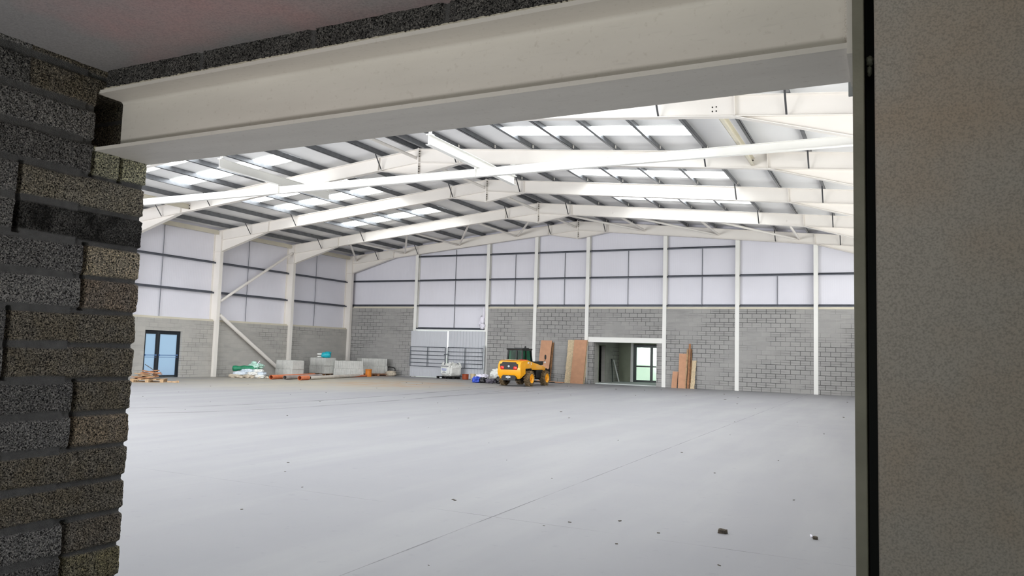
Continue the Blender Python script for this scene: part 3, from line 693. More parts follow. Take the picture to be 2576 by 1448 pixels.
# ------------------------------------------------------------------ telehandler
def make_machine(loc, rz):
    t = thing('telehandler', 'compact yellow telehandler with black cab parked with its back to the camera', 'telehandler', loc, rz)
    WB, TR = 1.8, .66       # wheelbase, half track
    # chassis
    b = B(); b.box((0, .9, .55), (.7, 2.5, .42)); b.box((0, 0, .38), (1.0, .22, .2)); b.box((0, WB, .38), (1.0, .22, .2)); b.box((.0, -.45, .46), (.62, .5, .3)); b.bevel(.03)
    b.obj('chassis', 'black', t)
    # yellow engine cover / counterweight at the back: side profile, then shaped
    b = B()
    prof = [(-.82, .52), (-.86, .72), (-.86, 1.02), (-.78, 1.16), (-.5, 1.22), (.05, 1.22), (.3, 1.16), (.3, .86), (.02, .8), (-.34, .8), (-.42, .62), (-.5, .4), (-.74, .34)]
    vs = b.yz(prof, -.62, .62)
    for v in vs:
        if v.co.y < -.6 and v.co.z > 1.0: v.co.x *= .92
        if v.co.z < .5: v.co.x *= .82
    b.bevel(.045, 3); b.obj('rear_cover', 'yellow', t, smooth=.7)
    # lower notch between the two yellow lobes
    b = B(); b.xz([(-.34, .28), (.34, .28), (.38, .42), (.3, .52), (-.3, .52), (-.38, .42)], -.885, -.5); b.obj('rear_notch', 'black', t)
    # grille with lamps and hood vents
    b = B(); b.xz([(-.42, .78), (.42, .78), (.47, .92), (.47, 1.04), (.38, 1.06), (.34, 1.13), (-.34, 1.13), (-.38, 1.06), (-.47, 1.04), (-.47, .92)], -.885, -.8); b.bevel(.012, 1)
    g = b.obj('grille', 'black', t)
    for z in (.84, .9, .96, 1.02, 1.08):
        b = B(); b.bb((-.24, -.895, z), (.24, -.882, z + .02)); b.obj('grille_bar', 'black', g)
    for s in (-1, 1):
        b = B(); b.ball((s * .34, -.885, .865), (.2, .06, .15), 3, .6); b.obj('tail_lamp', 'red', t, smooth='all')
    b = B(); b.cyl((0, -.9, .94), (0, -.885, .94), .05, seg=16); b.obj('badge', 'galvlight', t)
    b = B(); b.bb((-.12, -.93, .4), (.12, -.885, .48)); b.cyl((0, -.92, .34), (0, -.92, .5), .02, seg=10); b.obj('tow_hitch', 'galvlight', t)
    b = B(); b.box((.36, -.1, 1.235), (.34, .3, .05)); b.bevel(.015, 1); b.obj('red_cap', 'redpaint', t)
    b = B(); b.box((-.05, -.42, 1.235), (.6, .34, .03)); b.bevel(.01, 1); b.obj('hood_vent', 'osb', t)
    # left tank box
    b = B(); b.box((-.62, -.5, .98), (.14, .2, .2)); b.bevel(.03); b.obj('side_marker', 'black', t)
    # boom on the right: yellow inner section sloping to the front, black head on top
    b = B(); vs = b.yz([(-.3, .86), (-.3, 1.16), (.2, 1.19), (2.0, .92), (2.02, .74), (.4, .78)], .32, .6); b.bevel(.03, 2); b.obj('boom', 'yellow', t, smooth=.7)
    b = B(); b.yz([(.25, 1.0), (.25, 1.17), (.5, 1.19), (1.7, 1.16), (1.95, 1.2), (1.98, 1.02), (1.4, .98)], .22, .5); b.bevel(.02, 1); b.obj('boom_cover', 'black', t)
    b = B(); b.bb((.605, -.1, 1.02), (.612, .34, 1.14)); dc = b.obj('decal', 'white', t)
    b = B(); b.bb((.612, .02, 1.05), (.616, .12, 1.11)); b.obj('decal_mark', 'printgrey', dc)
    b = B(); b.box((.46, 1.3, .58), (.3, .75, .4)); b.bevel(.03); b.obj('side_tank', 'black', t)
    b = B(); b.box((.5, .9, .3), (.26, .55, .04)); b.bevel(.01, 1); b.obj('step', 'galvlight', t)
    # cab
    zc0, zc1 = 1.14, 1.74
    b = B()
    cx0, cx1, cy0, cy1 = -.58, .22, .1, 1.15
    pil = [((cx0, cy0, zc0), (cx0 + .04, cy0 + .06, zc1)), ((cx1, cy0, zc0), (cx1 - .03, cy0 + .06, zc1)), ((cx0, cy1 + .1, zc0 - .2), (cx0 + .04, cy1 - .1, zc1)), ((cx1, cy1 + .1, zc0 - .2), (cx1 - .03, cy1 - .1, zc1)),
           ((cx1, .52, zc0 - .1), (cx1 - .03, .52, zc1)), ((cx0, .52, zc0 - .1), (cx0 + .04, .52, zc1)), ((-.1, cy0, zc0), (-.1, cy0 + .06, zc1))]
    for p, q in pil: b.bar(p, q, .07, .08)
    for y in (cy0 + .03, cy1 - .06):
        b.bar((cx0, y, zc1 - .03), (cx1, y, zc1 - .03), .08, .07)
    for x in (cx0 + .04, cx1 - .03): b.bar((x, cy0, zc1 - .03), (x, cy1 - .05, zc1 - .03), .08, .07)
    b.obj('cab_frame', 'black', t)
    b = B(); b.box((-.18, .56, .98), (.8, 1.2, .36)); b.bevel(.03); b.obj('cab_base', 'black', t)
    b = B(); vs = b.box((-.18, .6, zc1 + .01), (.86, 1.16, .07)); b.bevel(.03, 3); b.box((-.02, .5, zc1 + .055), (.5, .6, .05)); b.obj('cab_roof', 'black', t, smooth=.7)
    for nm, a, c in (('rear_window', (cx0 + .06, cy0 + .028, zc0), (cx1 - .05, cy0 + .034, zc1 - .05)), ('windscreen', (cx0 + .06, cy1 - .07, zc0), (cx1 - .05, cy1 - .064, zc1 - .05)),
                     ('side_window', (cx1 - .02, cy0 + .06, zc0), (cx1 - .014, cy1 - .08, zc1 - .05)), ('side_window', (cx0 + .02, cy0 + .06, zc0), (cx0 + .026, cy1 - .08, zc1 - .05))):
        b = B(); b.bb(a, c); b.obj(nm, 'cabglass', t)
    b = B(); b.box((-.2, .5, 1.16), (.46, .46, .12)); b.bevel(.04, 2); st = b.obj('seat', 'black', t, smooth=.7)
    b = B(); b.box((-.2, .3, 1.4), (.42, .1, .5)); b.bevel(.04, 2); b.obj('seat_back', 'black', st, smooth=.7)
    b = B(); b.cyl((-.2, .82, 1.1), (-.2, .9, 1.36), .02, seg=8); b.lathe((-.2, .9, 1.36), (0, .3, 1), [(.17, -.012), (.185, 0), (.17, .012), (.155, 0), (.17, -.012)], 20); b.obj('steering_wheel', 'black', t)
    b = B(); b.cyl((.12, .62, zc1 + .07), (.12, .62, zc1 + .11), .05, seg=12); b.cyl((.12, .62, zc1 + .11), (.12, .62, zc1 + .17), .035, seg=12); b.obj('beacon', 'black', t)
    # mirror
    b = B(); b.tubepath([(.46, 1.85, 1.16), (.56, 2.0, 1.2), (.58, 2.02, 1.3)], .012); b.ball((.58, 2.02, 1.4), (.1, .05, .24), 3, .7); b.obj('mirror', 'black', t)
    b = B(); b.ball((.56, 2.0, 1.14), (.1, .1, .09), 2, .7); b.obj('work_lamp', 'white', t)
    # carriage and forks
    b = B(); b.bb((-.5, 2.3, .72), (.72, 2.36, .8)); b.bb((-.5, 2.3, .42), (.72, 2.36, .5))
    for x in (-.46, .1, .68): b.bb((x - .03, 2.28, .4), (x + .03, 2.36, .84))
    b.bb((.34, 1.95, .7), (.56, 2.32, .84)); b.obj('fork_carriage', 'black', t)
    for x in (-.2, .5):
        b = B(); b.bb((x - .05, 2.36, .12), (x + .05, 2.41, .8)); b.prism([(x - .05, 2.36, .12), (x + .05, 2.36, .12), (x + .05, 2.36, .17), (x - .05, 2.36, .17)], (0, 1.0, -.03)); b.obj('fork', 'black', t)
    # mudguards over rear wheels
    for s in (-1, 1):
        b = B(); b.yz([(-.42, .62), (-.3, .8), (.3, .8), (.42, .62), (.42, .68), (.32, .85), (-.32, .85), (-.42, .7)], s * .42, s * .62); b.obj('mudguard', 'black', t)
    # wheels
    R, W = .375, .27
    for s in (-1, 1):
        for y in (0, WB):
            cx = s * TR; d = V((s, 0, 0))
            b = B(); b.lathe((cx - s * W / 2, y, R), d, [(.2, 0), (.3, -.004), (R - .05, .015), (R - .025, .05), (R - .025, W - .05), (R - .05, W - .015), (.3, W + .004), (.2, W)], 36)
            for i in range(18):       # chevron lugs
                for h, sg in ((-.062, 1), (.062, -1)):
                    a = 2 * PI * (i + (.5 if h > 0 else 0)) / 18
                    ro = Matrix.Rotation(-a, 3, 'X') @ Matrix.Rotation(sg * .6, 3, 'Z')
                    p = Matrix.Rotation(-a, 3, 'X') @ V((0, 0, R - .015)); b.box((cx + h, y + p.y, R + p.z), (.15, .042, .035), ro)
            w = b.obj('wheel', 'tyre', t)
            b = B(); b.lathe((cx + s * (W / 2 - .09), y, R), d, [(.03, 0), (.15, 0), (.205, .05), (.225, .095), (.21, .1), (.16, .05), (.1, .035), (.1, .075), (.0, .08)], 28); b.obj('rim', 'yellow', w, smooth=.6)
            b = B(); b.cyl((cx + s * (W / 2 - .02), y, R), (cx + s * (W / 2), y, R), .045, seg=12); b.obj('hub_cap', 'drum', w)
    return t
make_machine((-15.94, 33.0, slab_z(-15.94)), 0.0)

# ------------------------------------------------------------------ boards leaning on the gable wall
def leaning(name, m, x0, x1, z1, yb, yt, th, lab, cat, skew=0.0, group=None, rag=0.0):
    b = B(); n = 14
    L = [(x0 - skew + rag * noise.noise(V((i * .9, x0, 1))), z1 * i / n) for i in range(n + 1)]
    Rr = [(x1 - skew + rag * noise.noise(V((i * .9, x1, 5))), z1 * i / n) for i in range(n + 1)]
    f = lambda x, z: V((x + skew * z / z1, yb + (yt - yb) * z / z1, z))
    va = [b.bm.verts.new(f(*p)) for p in L + Rr[::-1]]; vb = [b.bm.verts.new(f(*p) + V((0, -th, 0))) for p in L + Rr[::-1]]
    b.bm.faces.new(va); b.bm.faces.new(vb[::-1])
    for i in range(len(va)): j = (i + 1) % len(va); b.bm.faces.new((va[i], vb[i], vb[j], va[j]))
    return tag(b.obj(name, m), lab, cat, group)
leaning('plywood_sheet', 'ply', -17.43, -16.77, 2.31, YB - .42, YB - .06, .02, 'tall brown board leaning on the blockwork just right of the yellow machine', 'board', .07)
leaning('plywood_sheet', 'wooddark', -17.3, -16.66, 2.2, YB - .28, YB - .03, .02, 'darker board tucked behind the tall brown board beside the machine', 'board', .06)
leaning('plywood_sheet', 'ply', -15.42, -14.68, 2.36, YB - .36, YB - .1, .03, 'wide brown board leaning left of the entrance opening, in front of a pale one', 'board', .1)
leaning('chipboard_sheet', 'osb', -15.8, -14.64, 2.35, YB - .26, YB - .05, .02, 'pale ragged chipboard sheet behind the wide brown board by the entrance', 'board', .1, rag=.05)
leaning('timber_offcut', 'ply', -9.99, -9.71, .83, YB - .2, YB - .05, .02, 'shortest of the brown boards leaning right of the entrance', 'board', .03)
leaning('timber_offcut', 'ply', -9.66, -9.29, 1.76, YB - .28, YB - .04, .025, 'wide shoulder-high brown board leaning right of the entrance', 'board', .0)
leaning('timber_batten', 'wood', -9.27, -9.2, 2.0, YB - .24, YB - .04, .04, 'narrow batten touching the wide board right of the entrance', 'batten', .05)
leaning('timber_batten', 'woodred', -9.17, -9.07, 2.27, YB - .22, YB - .04, .04, 'tallest narrow batten leaning right of the entrance', 'batten', .04)
leaning('timber_batten', 'wooddark', -9.06, -9.0, 2.0, YB - .2, YB - .03, .03, 'dark batten behind the pale board right of the entrance', 'batten', .03)
leaning('timber_offcut', 'osb', -8.99, -8.78, 1.42, YB - .22, YB - .05, .02, 'pale splintered board, rightmost of the pieces leaning right of the entrance', 'board', .06, rag=.04)
for i, (x0, x1, y, w, lab) in enumerate(((-17.0, -15.7, 38.35, .2, 'plank lying flat on the floor between the two leaning boards, nearer one'), (-16.9, -15.9, 38.62, .15, 'plank lying flat on the floor between the two leaning boards, nearer the wall'))):
    b = B(); b.box(((x0 + x1) / 2, y, .025), (x1 - x0, w, .05), Matrix.Rotation(-.06, 3, 'Z')); tag(b.obj('floor_plank', 'ply' if i == 0 else 'wood'), lab, 'plank')
for x, h, w, lab in ((-14.78, .33, .16, 'taller of two grey block pieces standing at the left of the entrance'), (-14.5, .2, .14, 'shorter of two grey block pieces standing at the left of the entrance')):
    b = B(); b.box((x, YB - .14, h / 2), (w, .12, h)); b.bevel(.008, 1); tag(b.obj('block_offcut', 'blockgrey'), lab, 'block', 'block pieces by the entrance')

# ------------------------------------------------------------------ stacks of new blocks along the left
def pallet(t_or_none, name, lab, loc, rz, w=1.2, d=1.0, m='wooddark', boards=5):
    t = thing(name, lab, 'pallet', loc, rz, 'pallets')
    for i in range(boards):
        x = -w / 2 + .06 + (w - .12) * i / (boards - 1)
        b = B(); b.box((x, 0, .13), (.13, d, .022)); b.obj('deck_board', m, t)
    for i in range(3):
        y = -d / 2 + .06 + (d - .12) * i / 2
        b = B(); b.box((0, y, .108), (w, .1, .02)); b.obj('stringer', m, t)
        for j in range(3):
            b = B(); b.box((-w / 2 + .07 + (w - .14) * j / 2, y, .055), (.13, .1, .086)); b.obj('pallet_block', m, t)
        b = B(); b.box((0, y, .007), (w, .09, .012)); b.obj('bottom_board', m, t)
    return t
def pack(loc, rz, w, d, h, lab, z=0.0, rows=(11, 2)):
    b = B(); nx, ny = rows; th = .1
    nx = max(2, round(w / .105))
    for i in range(nx):
        for j in range(ny):
            jx, jy, jz = (random.uniform(-.004, .004) for _ in range(3))
            b.box((-w / 2 + w * (i + .5) / nx + jx, -d / 2 + d * (j + .5) / ny + jy, h / 2 + jz * .5), (w / nx - .004, d / ny - .005, h - .004))
    o = b.obj('block_pack', 'pack'); o.location = (loc[0], loc[1], z); o.rotation_euler = (0, 0, rz)
    return tag(o, lab, 'block stack', 'packs of new concrete blocks')
ST = [((-28.72, 31.55), -.02, 0.0, 'first stack, at the foot of the wall brace'), ((-29.32, 34.9), -.1, .145, 'second stack, under the teal bundle'),
      ((-28.3, 35.9), .85, 0.0, 'third stack, in front of the corner column'), ((-28.2, 38.1), .95, .145, 'fourth stack, nearest the gable wall')]
for i, ((x, y), rz, z0, lb) in enumerate(ST):
    if i == 2 or i == 3: w, d = (1.62, .9) if i == 2 else (1.6, .9)
    else: w, d = 1.2, .85
    sh = .0
    pack((x, y), rz, w * (1.0 if i < 2 else 1.06), d, .445, f'lower pack of grey blocks in the {lb}', z0)
    pack((x + (.03 if i < 2 else 0), y, 0), rz + (.03 if i % 2 else -.02), w, d * .97, .445, f'upper pack of grey blocks in the {lb}', z0 + .447)
pallet(None, 'pallet', 'dark pallet under the second block stack', (ST[1][0][0], ST[1][0][1], 0), ST[1][1], 1.25, .95)
pallet(None, 'pallet', 'brown pallet under the fourth block stack, sticking out to the right', (-27.75, 37.95, 0), ST[3][1], 1.75, .9, 'woodred', 7)
# teal bundle on the second stack
t = thing('wrapped_bundle', 'teal plastic-wrapped bundle with white paper on top of the second block stack', 'bundle', (-29.1, 34.85, 1.04), .5)
b = B(); b.ball((0.05, 0, .15), (.5, .5, .3), 3, .55, .25, 3, 2.2, 0.0); b.ball((.14, .05, .26), (.34, .4, .2), 3, .6, .3, 3, 5.2); b.obj('wrap', 'teal', t, smooth='all')
b = B(); b.ball((-.3, .02, .2), (.34, .3, .1), 3, .6, .3, 3, 1.1); b.ball((-.28, 0, .05), (.38, .3, .08), 3, .6, .3, 3, 4.1, 0.0); b.obj('paper', 'bagwhite', t, smooth='all')

# ------------------------------------------------------------------ pipes on the floor
def pipe(p, q, r, m, lab, cat='pipe', z=None):
    b = B(); z = r if z is None else z; b.pipe((*p, z), (*q, z), r, .012); return tag(b.obj('drain_pipe', m, smooth=.7), lab, cat, 'pipes on the floor')
pipe((-26.95, 28.35), (-27.75, 32.4), .11, 'orange', 'orange clay pipe, leftmost of the pipes in front of the block stacks')
pipe((-26.4, 28.7), (-27.1, 32.2), .105, 'pipegrey', 'dark grey pipe in front of the first block stack, between two orange ends')
pipe((-25.6, 28.85), (-25.73, 29.62), .11, 'orange', 'short orange pipe piece in front of the second block stack')
pipe((-25.75, 29.75), (-27.0, 35.3), .09, 'pipepale', 'long pale grey pipe running from the short orange piece')
pipe((-25.95, 29.9), (-27.2, 34.4), .06, 'pipegrey', 'thin grey pipe lying behind the long pale one')
pipe((-26.75, 34.2), (-27.25, 36.75), .06, 'orange', 'orange pipe at the far right end of the pipe row')
pipe((-26.85, 33.9), (-27.55, 35.2), .07, 'ochre', 'short red-brown pipe with its dark open end facing the camera')
# drum
b = B(); b.lathe((-27.12, 36.35, 0), (0, 0, 1), [(.16, 0), (.18, 0), (.18, .38), (.2, .4), (.2, .43), (.17, .43), (.165, .02), (0, .02)], 24)
tag(b.obj('pipe_drum', 'drum', smooth=.7), 'upright orange plastic drum in front of the fourth block stack', 'drum')
# white sack and hose by the fourth stack
b = B(); b.ball((-26.95, 38.35, .16), (.6, .5, .34), 4, .7, .2, 2.6, 8.8, 0.0); tag(b.obj('sack', 'bagtan', smooth='all'), 'pale sack on the floor at the right end of the brown pallet', 'sack')
b = B(); pts = [V((-27.5 + .42 * math.cos(a), 38.95, .42 + .12 * math.sin(a))) for a in [PI * i / 10 for i in range(11)]]; pts = [V((pts[0].x, 38.95, .02))] + pts + [V((pts[-1].x, 38.95, .02))]; b.tubepath(pts, .03)
tag(b.obj('hose', 'black'), 'black hose arching by the gable wall right of the fourth block stack', 'hose')

# ------------------------------------------------------------------ heap of bags with the green roll
BG = [((-29.45, 28.55), .1, 0, 'bagtan'), ((-29.0, 28.85), -.2, 0, 'bagtan'), ((-28.65, 29.2), .3, 0, 'bagwhite'), ((-29.25, 29.15), .2, 0, 'bagblue'),
      ((-29.3, 28.7), .5, .14, 'bagblue'), ((-28.9, 29.0), -.3, .14, 'bagwhite'), ((-28.68, 29.3), .2, .14, 'bagblue'), ((-29.05, 28.95), .1, .28, 'bagblue'), ((-28.78, 29.2), .6, .28, 'bagwhite')]
BL = ['tan bag at the left foot of the bag heap', 'tan bag at the front foot of the bag heap', 'white bag at the right foot of the bag heap', 'pale blue bag at the back foot of the bag heap',
      'pale blue bag in the middle layer of the heap, left', 'white bag in the middle layer of the heap, centre', 'pale blue bag in the middle layer of the heap, right', 'pale blue bag under the green roll', 'white bag on top of the heap, right']
for i, (((x, y), rz, z, m), lb) in enumerate(zip(BG, BL)):
    b = B(); b.ball((0, 0, .08), (.72, .46, .19), 4, .6, .22, 3, i * 2.7, 0.0)
    o = b.obj('cement_bag', m, smooth='all'); o.location = (x, y, z); o.rotation_euler = (0, 0, rz); tag(o, lb, 'bag', 'bags by the left wall')
b = B(); P0, P1 = V((-29.75, 28.55, .45)), V((-28.6, 29.25, .5))
d, r, u, L = B.axes(P0, P1); prof = [(0, 0)] + [(.125 + .02 * math.sin(i * 1.3), .04 + (L - .08) * i / 14) for i in range(15)] + [(0, L)]
b.lathe(P0, P1 - P0, prof, 16); tag(b.obj('tarpaulin_roll', 'green', smooth='all'), 'dark green rolled tarpaulin lying across the bag heap', 'tarpaulin')
b = B(); b.ball((-28.88, 29.3, .58), (.75, .6, .28), 4, .8, .35, 3.4, 6.1); b.ball((-29.0, 29.25, .72), (.3, .22, .22), 3, .8, .4, 4, 2.1); tag(b.obj('crumpled_netting', 'greenpale', smooth='all'), 'crumpled pale green sheeting on top of the bag heap behind the roll', 'sheeting')
b = B(); b.bar((-28.75, 29.2, .68), (-28.65, 29.3, .86), .05, .03); tag(b.obj('stick', 'whitefilm'), 'white stick poking up from the bag heap', 'stick')
for i, (x, y, s) in enumerate(((-29.3, 28.2, .1), (-28.9, 28.35, .13), (-28.5, 28.7, .11), (-28.3, 28.95, .09), (-28.1, 29.3, .12))):
    b = B(); b.ball((x, y, s * .35), (s * 1.6, s, s * .8), 2, .7, .5, 3, i * 5.5, 0.0); tag(b.obj('stone', 'bagtan'), 'small pale stone on the floor in front of the bag heap', 'stone', 'stones by the bag heap')
b = B(); b.bar((-28.2, 29.9, .03), (-28.35, 31.0, .03), .1, .06); tag(b.obj('timber_length', 'woodred'), 'reddish timber on the floor between the bag heap and the first block stack', 'timber')

# ------------------------------------------------------------------ broken timber on a pallet near the left jamb
pallet(None, 'pallet', 'worn pallet under the broken timber, in front of the glazed doors', (-27.5, 21.95, 0), .72, 1.25, 1.0, 'wood')
TL = 'reddish broken board in the timber heap on the worn pallet'
for i in range(11):
    L = random.uniform(.55, 1.05); b = B(); b.box((0, 0, 0), (L, random.uniform(.08, .13), .03))
    o = b.obj('broken_board', random.choice(['woodred', 'wood', 'wooddark', 'woodred'])); o.location = (-27.55 + random.uniform(-.26, .2), 21.9 + random.uniform(-.22, .25), .165 + .026 * i)
    o.rotation_euler = (random.uniform(-.12, .12), random.uniform(-.16, .16), random.uniform(.1, 1.5)); tag(o, 'broken board lying in the timber heap on the worn pallet', 'board', 'broken boards on the pallet')
b = B(); b.bar((-27.75, 21.9, .72), (-27.4, 22.2, .42), .03, .03); tag(b.obj('metal_rod', 'stay'), 'dark rod slanting out of the timber heap', 'rod')
b = B(); b.box((-26.6, 22.35, .03), (.4, .1, .05), Matrix.Rotation(.5, 3, 'Z')); b.box((-26.47, 22.5, .04), (.1, .14, .08), Matrix.Rotation(.9, 3, 'Z')); tag(b.obj('wood_offcut', 'wood'), 'small wood offcut alone on the floor right of the timber heap', 'offcut')

# ------------------------------------------------------------------ bulk bag and clutter by the goods doorway
pallet(None, 'pallet', 'low black pallet under the white bulk bag', (-22.75, 38.35, 0), -.15, 1.3, 1.05, 'black')
t = thing('bulk_bag', 'full white bulk bag with four lifting loops and a printed panel, on a black pallet', 'bulk bag', (-22.75, 38.35, .14), -.42)
b = B(); b.ball((0, 0, .33), (.92, .92, .68), 5, .42, .1, 2.4, 3.3, 0.0); b.obj('bag_body', 'bagwhite', t, smooth='all')
b = B(); b.ball((0, 0, .66), (.62, .6, .2), 4, .6, .35, 3, 6.3); b.obj('bag_top', 'bagwhite', t, smooth='all')
for sx in (-1, 1):
    for sy in (-1, 1):
        b = B(); b.tubepath([(sx * .42, sy * .42, .5), (sx * .38, sy * .36, .72), (sx * .33, sy * .3, .8), (sx * .26, sy * .34, .76), (sx * .3, sy * .42, .58)], .028); b.obj('lifting_loop', 'bagwhite', t)
b = B(); b.bb((-.36, -.485, .56), (.36, -.465, .6)); b.obj('hem_band', 'printgrey', t)
b = B(); b.bb((-.33, -.492, .16), (.33, -.47, .5)); lp = b.obj('print_panel', 'white', t)
for z, x0, x1, m in ((.4, -.25, .24, 'print'), (.33, -.24, .2, 'print'), (.27, -.12, .1, 'printgrey'), (.2, -.18, .16, 'printgrey')):
    b = B(); x = x0
    while x < x1:
        w = random.uniform(.03, .06); b.bb((x, -.496, z), (x + w, -.491, z + .045)); x += w + .014
    b.obj('print_line', m, lp)
b = B(); b.lathe((-21.62, 38.05, 0), (0, 0, 1), [(.16, 0), (.18, .02), (.185, .28), (.195, .29), (.195, .31), (.17, .31), (.165, .24), (0, .24)], 24); tag(b.obj('tub', 'ochre', smooth=.7), 'red-brown plastic tub on the floor right of the bulk bag', 'tub')
t = thing('bucket', 'cream bucket standing right of the red-brown tub', 'bucket', (-21.3, 38.35, 0))
b = B(); b.lathe((0, 0, 0), (0, 0, 1), [(0, 0), (.12, 0), (.15, .3), (.158, .3), (.158, .33), (.142, .33), (.12, .03), (0, .03)], 24); b.obj('pail', 'creambucket', t, smooth=.7)
b = B(); b.tubepath([V((.155 * math.cos(a), -.08 * math.sin(a), .31 - .1 * math.sin(a))) for a in [PI * i / 10 for i in range(11)]], .006); b.obj('bucket_handle', 'galvlight', t)
RB = [('refuse_sack', 'bluebag', (-18.95, 34.55, 0), (.45, .42, .3), 'bright blue plastic bag at the left end of the rubbish heap left of the machine'),
      ('refuse_sack', 'blackbag', (-18.62, 34.62, 0), (.42, .36, .28), 'black bag next to the blue one in the rubbish heap'),
      ('refuse_sack', 'greybag', (-18.12, 34.5, 0), (.5, .34, .24), 'grey polythene bundle at the front of the rubbish heap'),
      ('refuse_sack', 'blackbag', (-17.6, 34.75, 0), (.7, .5, .34), 'black bag half hidden behind the rear wheel of the machine'),
      ('plastic_sheet', 'whitefilm', (-18.85, 34.95, .14), (.6, .4, .3), 'white polythene draped over the left of the rubbish heap'),
      ('plastic_sheet', 'bagwhite', (-18.0, 35.15, .2), (.8, .5, .5), 'crumpled white woven sack on top of the rubbish heap')]
for i, (nm, m, p, d, lb) in enumerate(RB):
    b = B(); b.ball((0, 0, d[2] / 2), d, 4, .75, .4, 3.2, i * 4.4 + 1, 0.0); o = b.obj(nm, m, smooth='all'); o.location = p; o.rotation_euler = (0, 0, .35); tag(o, lb, 'bag' if 'sack' in nm else 'plastic sheet', 'rubbish heap by the machine')

bpy.context.view_layer.update()
LOW = ('block_pack', 'pallet', 'wrapped_bundle', 'drain_pipe', 'pipe_drum', 'sack', 'hose', 'cement_bag', 'tarpaulin_roll', 'crumpled_netting', 'stick', 'stone', 'timber_length', 'broken_board',
       'metal_rod', 'wood_offcut', 'bulk_bag', 'tub', 'bucket', 'refuse_sack', 'plastic_sheet', 'metal_sheet', 'farm_gate', 'gate_post', 'plywood_sheet', 'chipboard_sheet')
for o in list(bpy.data.objects):
    if o.parent is None and o.name.split('.')[0] in LOW:
        xs = [(q.matrix_world @ V(c)).x for q in [o] + list(o.children_recursive) if q.type == 'MESH' for c in q.bound_box]
        o.location.z += slab_z((min(xs) + max(xs)) / 2)

# ------------------------------------------------------------------ bits on the near floor
b = B(); b.ball((-1.388, 7.33, .016), (.078, .05, .045), 3, .45, .3, 4, 1.7, 0.0); tag(b.obj('block_chunk', 'chunk'), 'larger dark broken lump on the near floor, lower right', 'debris')
b = B(); b.ball((-.615, 7.57, .012), (.042, .034, .03), 3, .45, .3, 4, 4.7, 0.0); tag(b.obj('block_chunk', 'chunk'), 'smaller dark broken lump on the near floor beside a white sliver', 'debris')
b = B(); b.box((-.655, 7.66, .006), (.014, .09, .01), Matrix.Rotation(.2, 3, 'Z')); tag(b.obj('plastic_sliver', 'whitefilm'), 'white sliver on the near floor beside the smaller lump', 'debris')
b = B()
bits = [(-5.66, 5.66), (-4.23, 7.27), (-4.19, 7.24), (-2.9, 6.68), (-2.36, 7.28), (-2.75, 6.95), (-1.9, 7.0), (-2.1, 6.4), (-6.9, 7.6), (-7.4, 8.2), (-6.0, 6.9), (-3.1, 5.0), (-1.2, 6.2), (-3.9, 9.2), (-5.1, 10.3), (-6.3, 12.0), (-2.2, 11.0), (-8.5, 13.5), (-10.0, 15.0), (-1.0, 9.5), (-4.6, 14.0), (-1.6, 13.0)]
for i in range(70): bits.append((random.uniform(-26, -1), random.uniform(12, 36)))
for i, (x, y) in enumerate(bits):
    s = random.uniform(.006, .016) * (1 + y / 16); b.box((x, y, slab_z(x) + s * .15), (s * random.uniform(.8, 2.2), s * random.uniform(.5, 1), s * .3), Matrix.Rotation(random.uniform(0, 3), 3, 'Z'))
o = b.obj('floor_debris', 'chunk'); o['kind'] = 'stuff'; tag(o, 'scattered dark crumbs and chips across the concrete floor', 'debris')

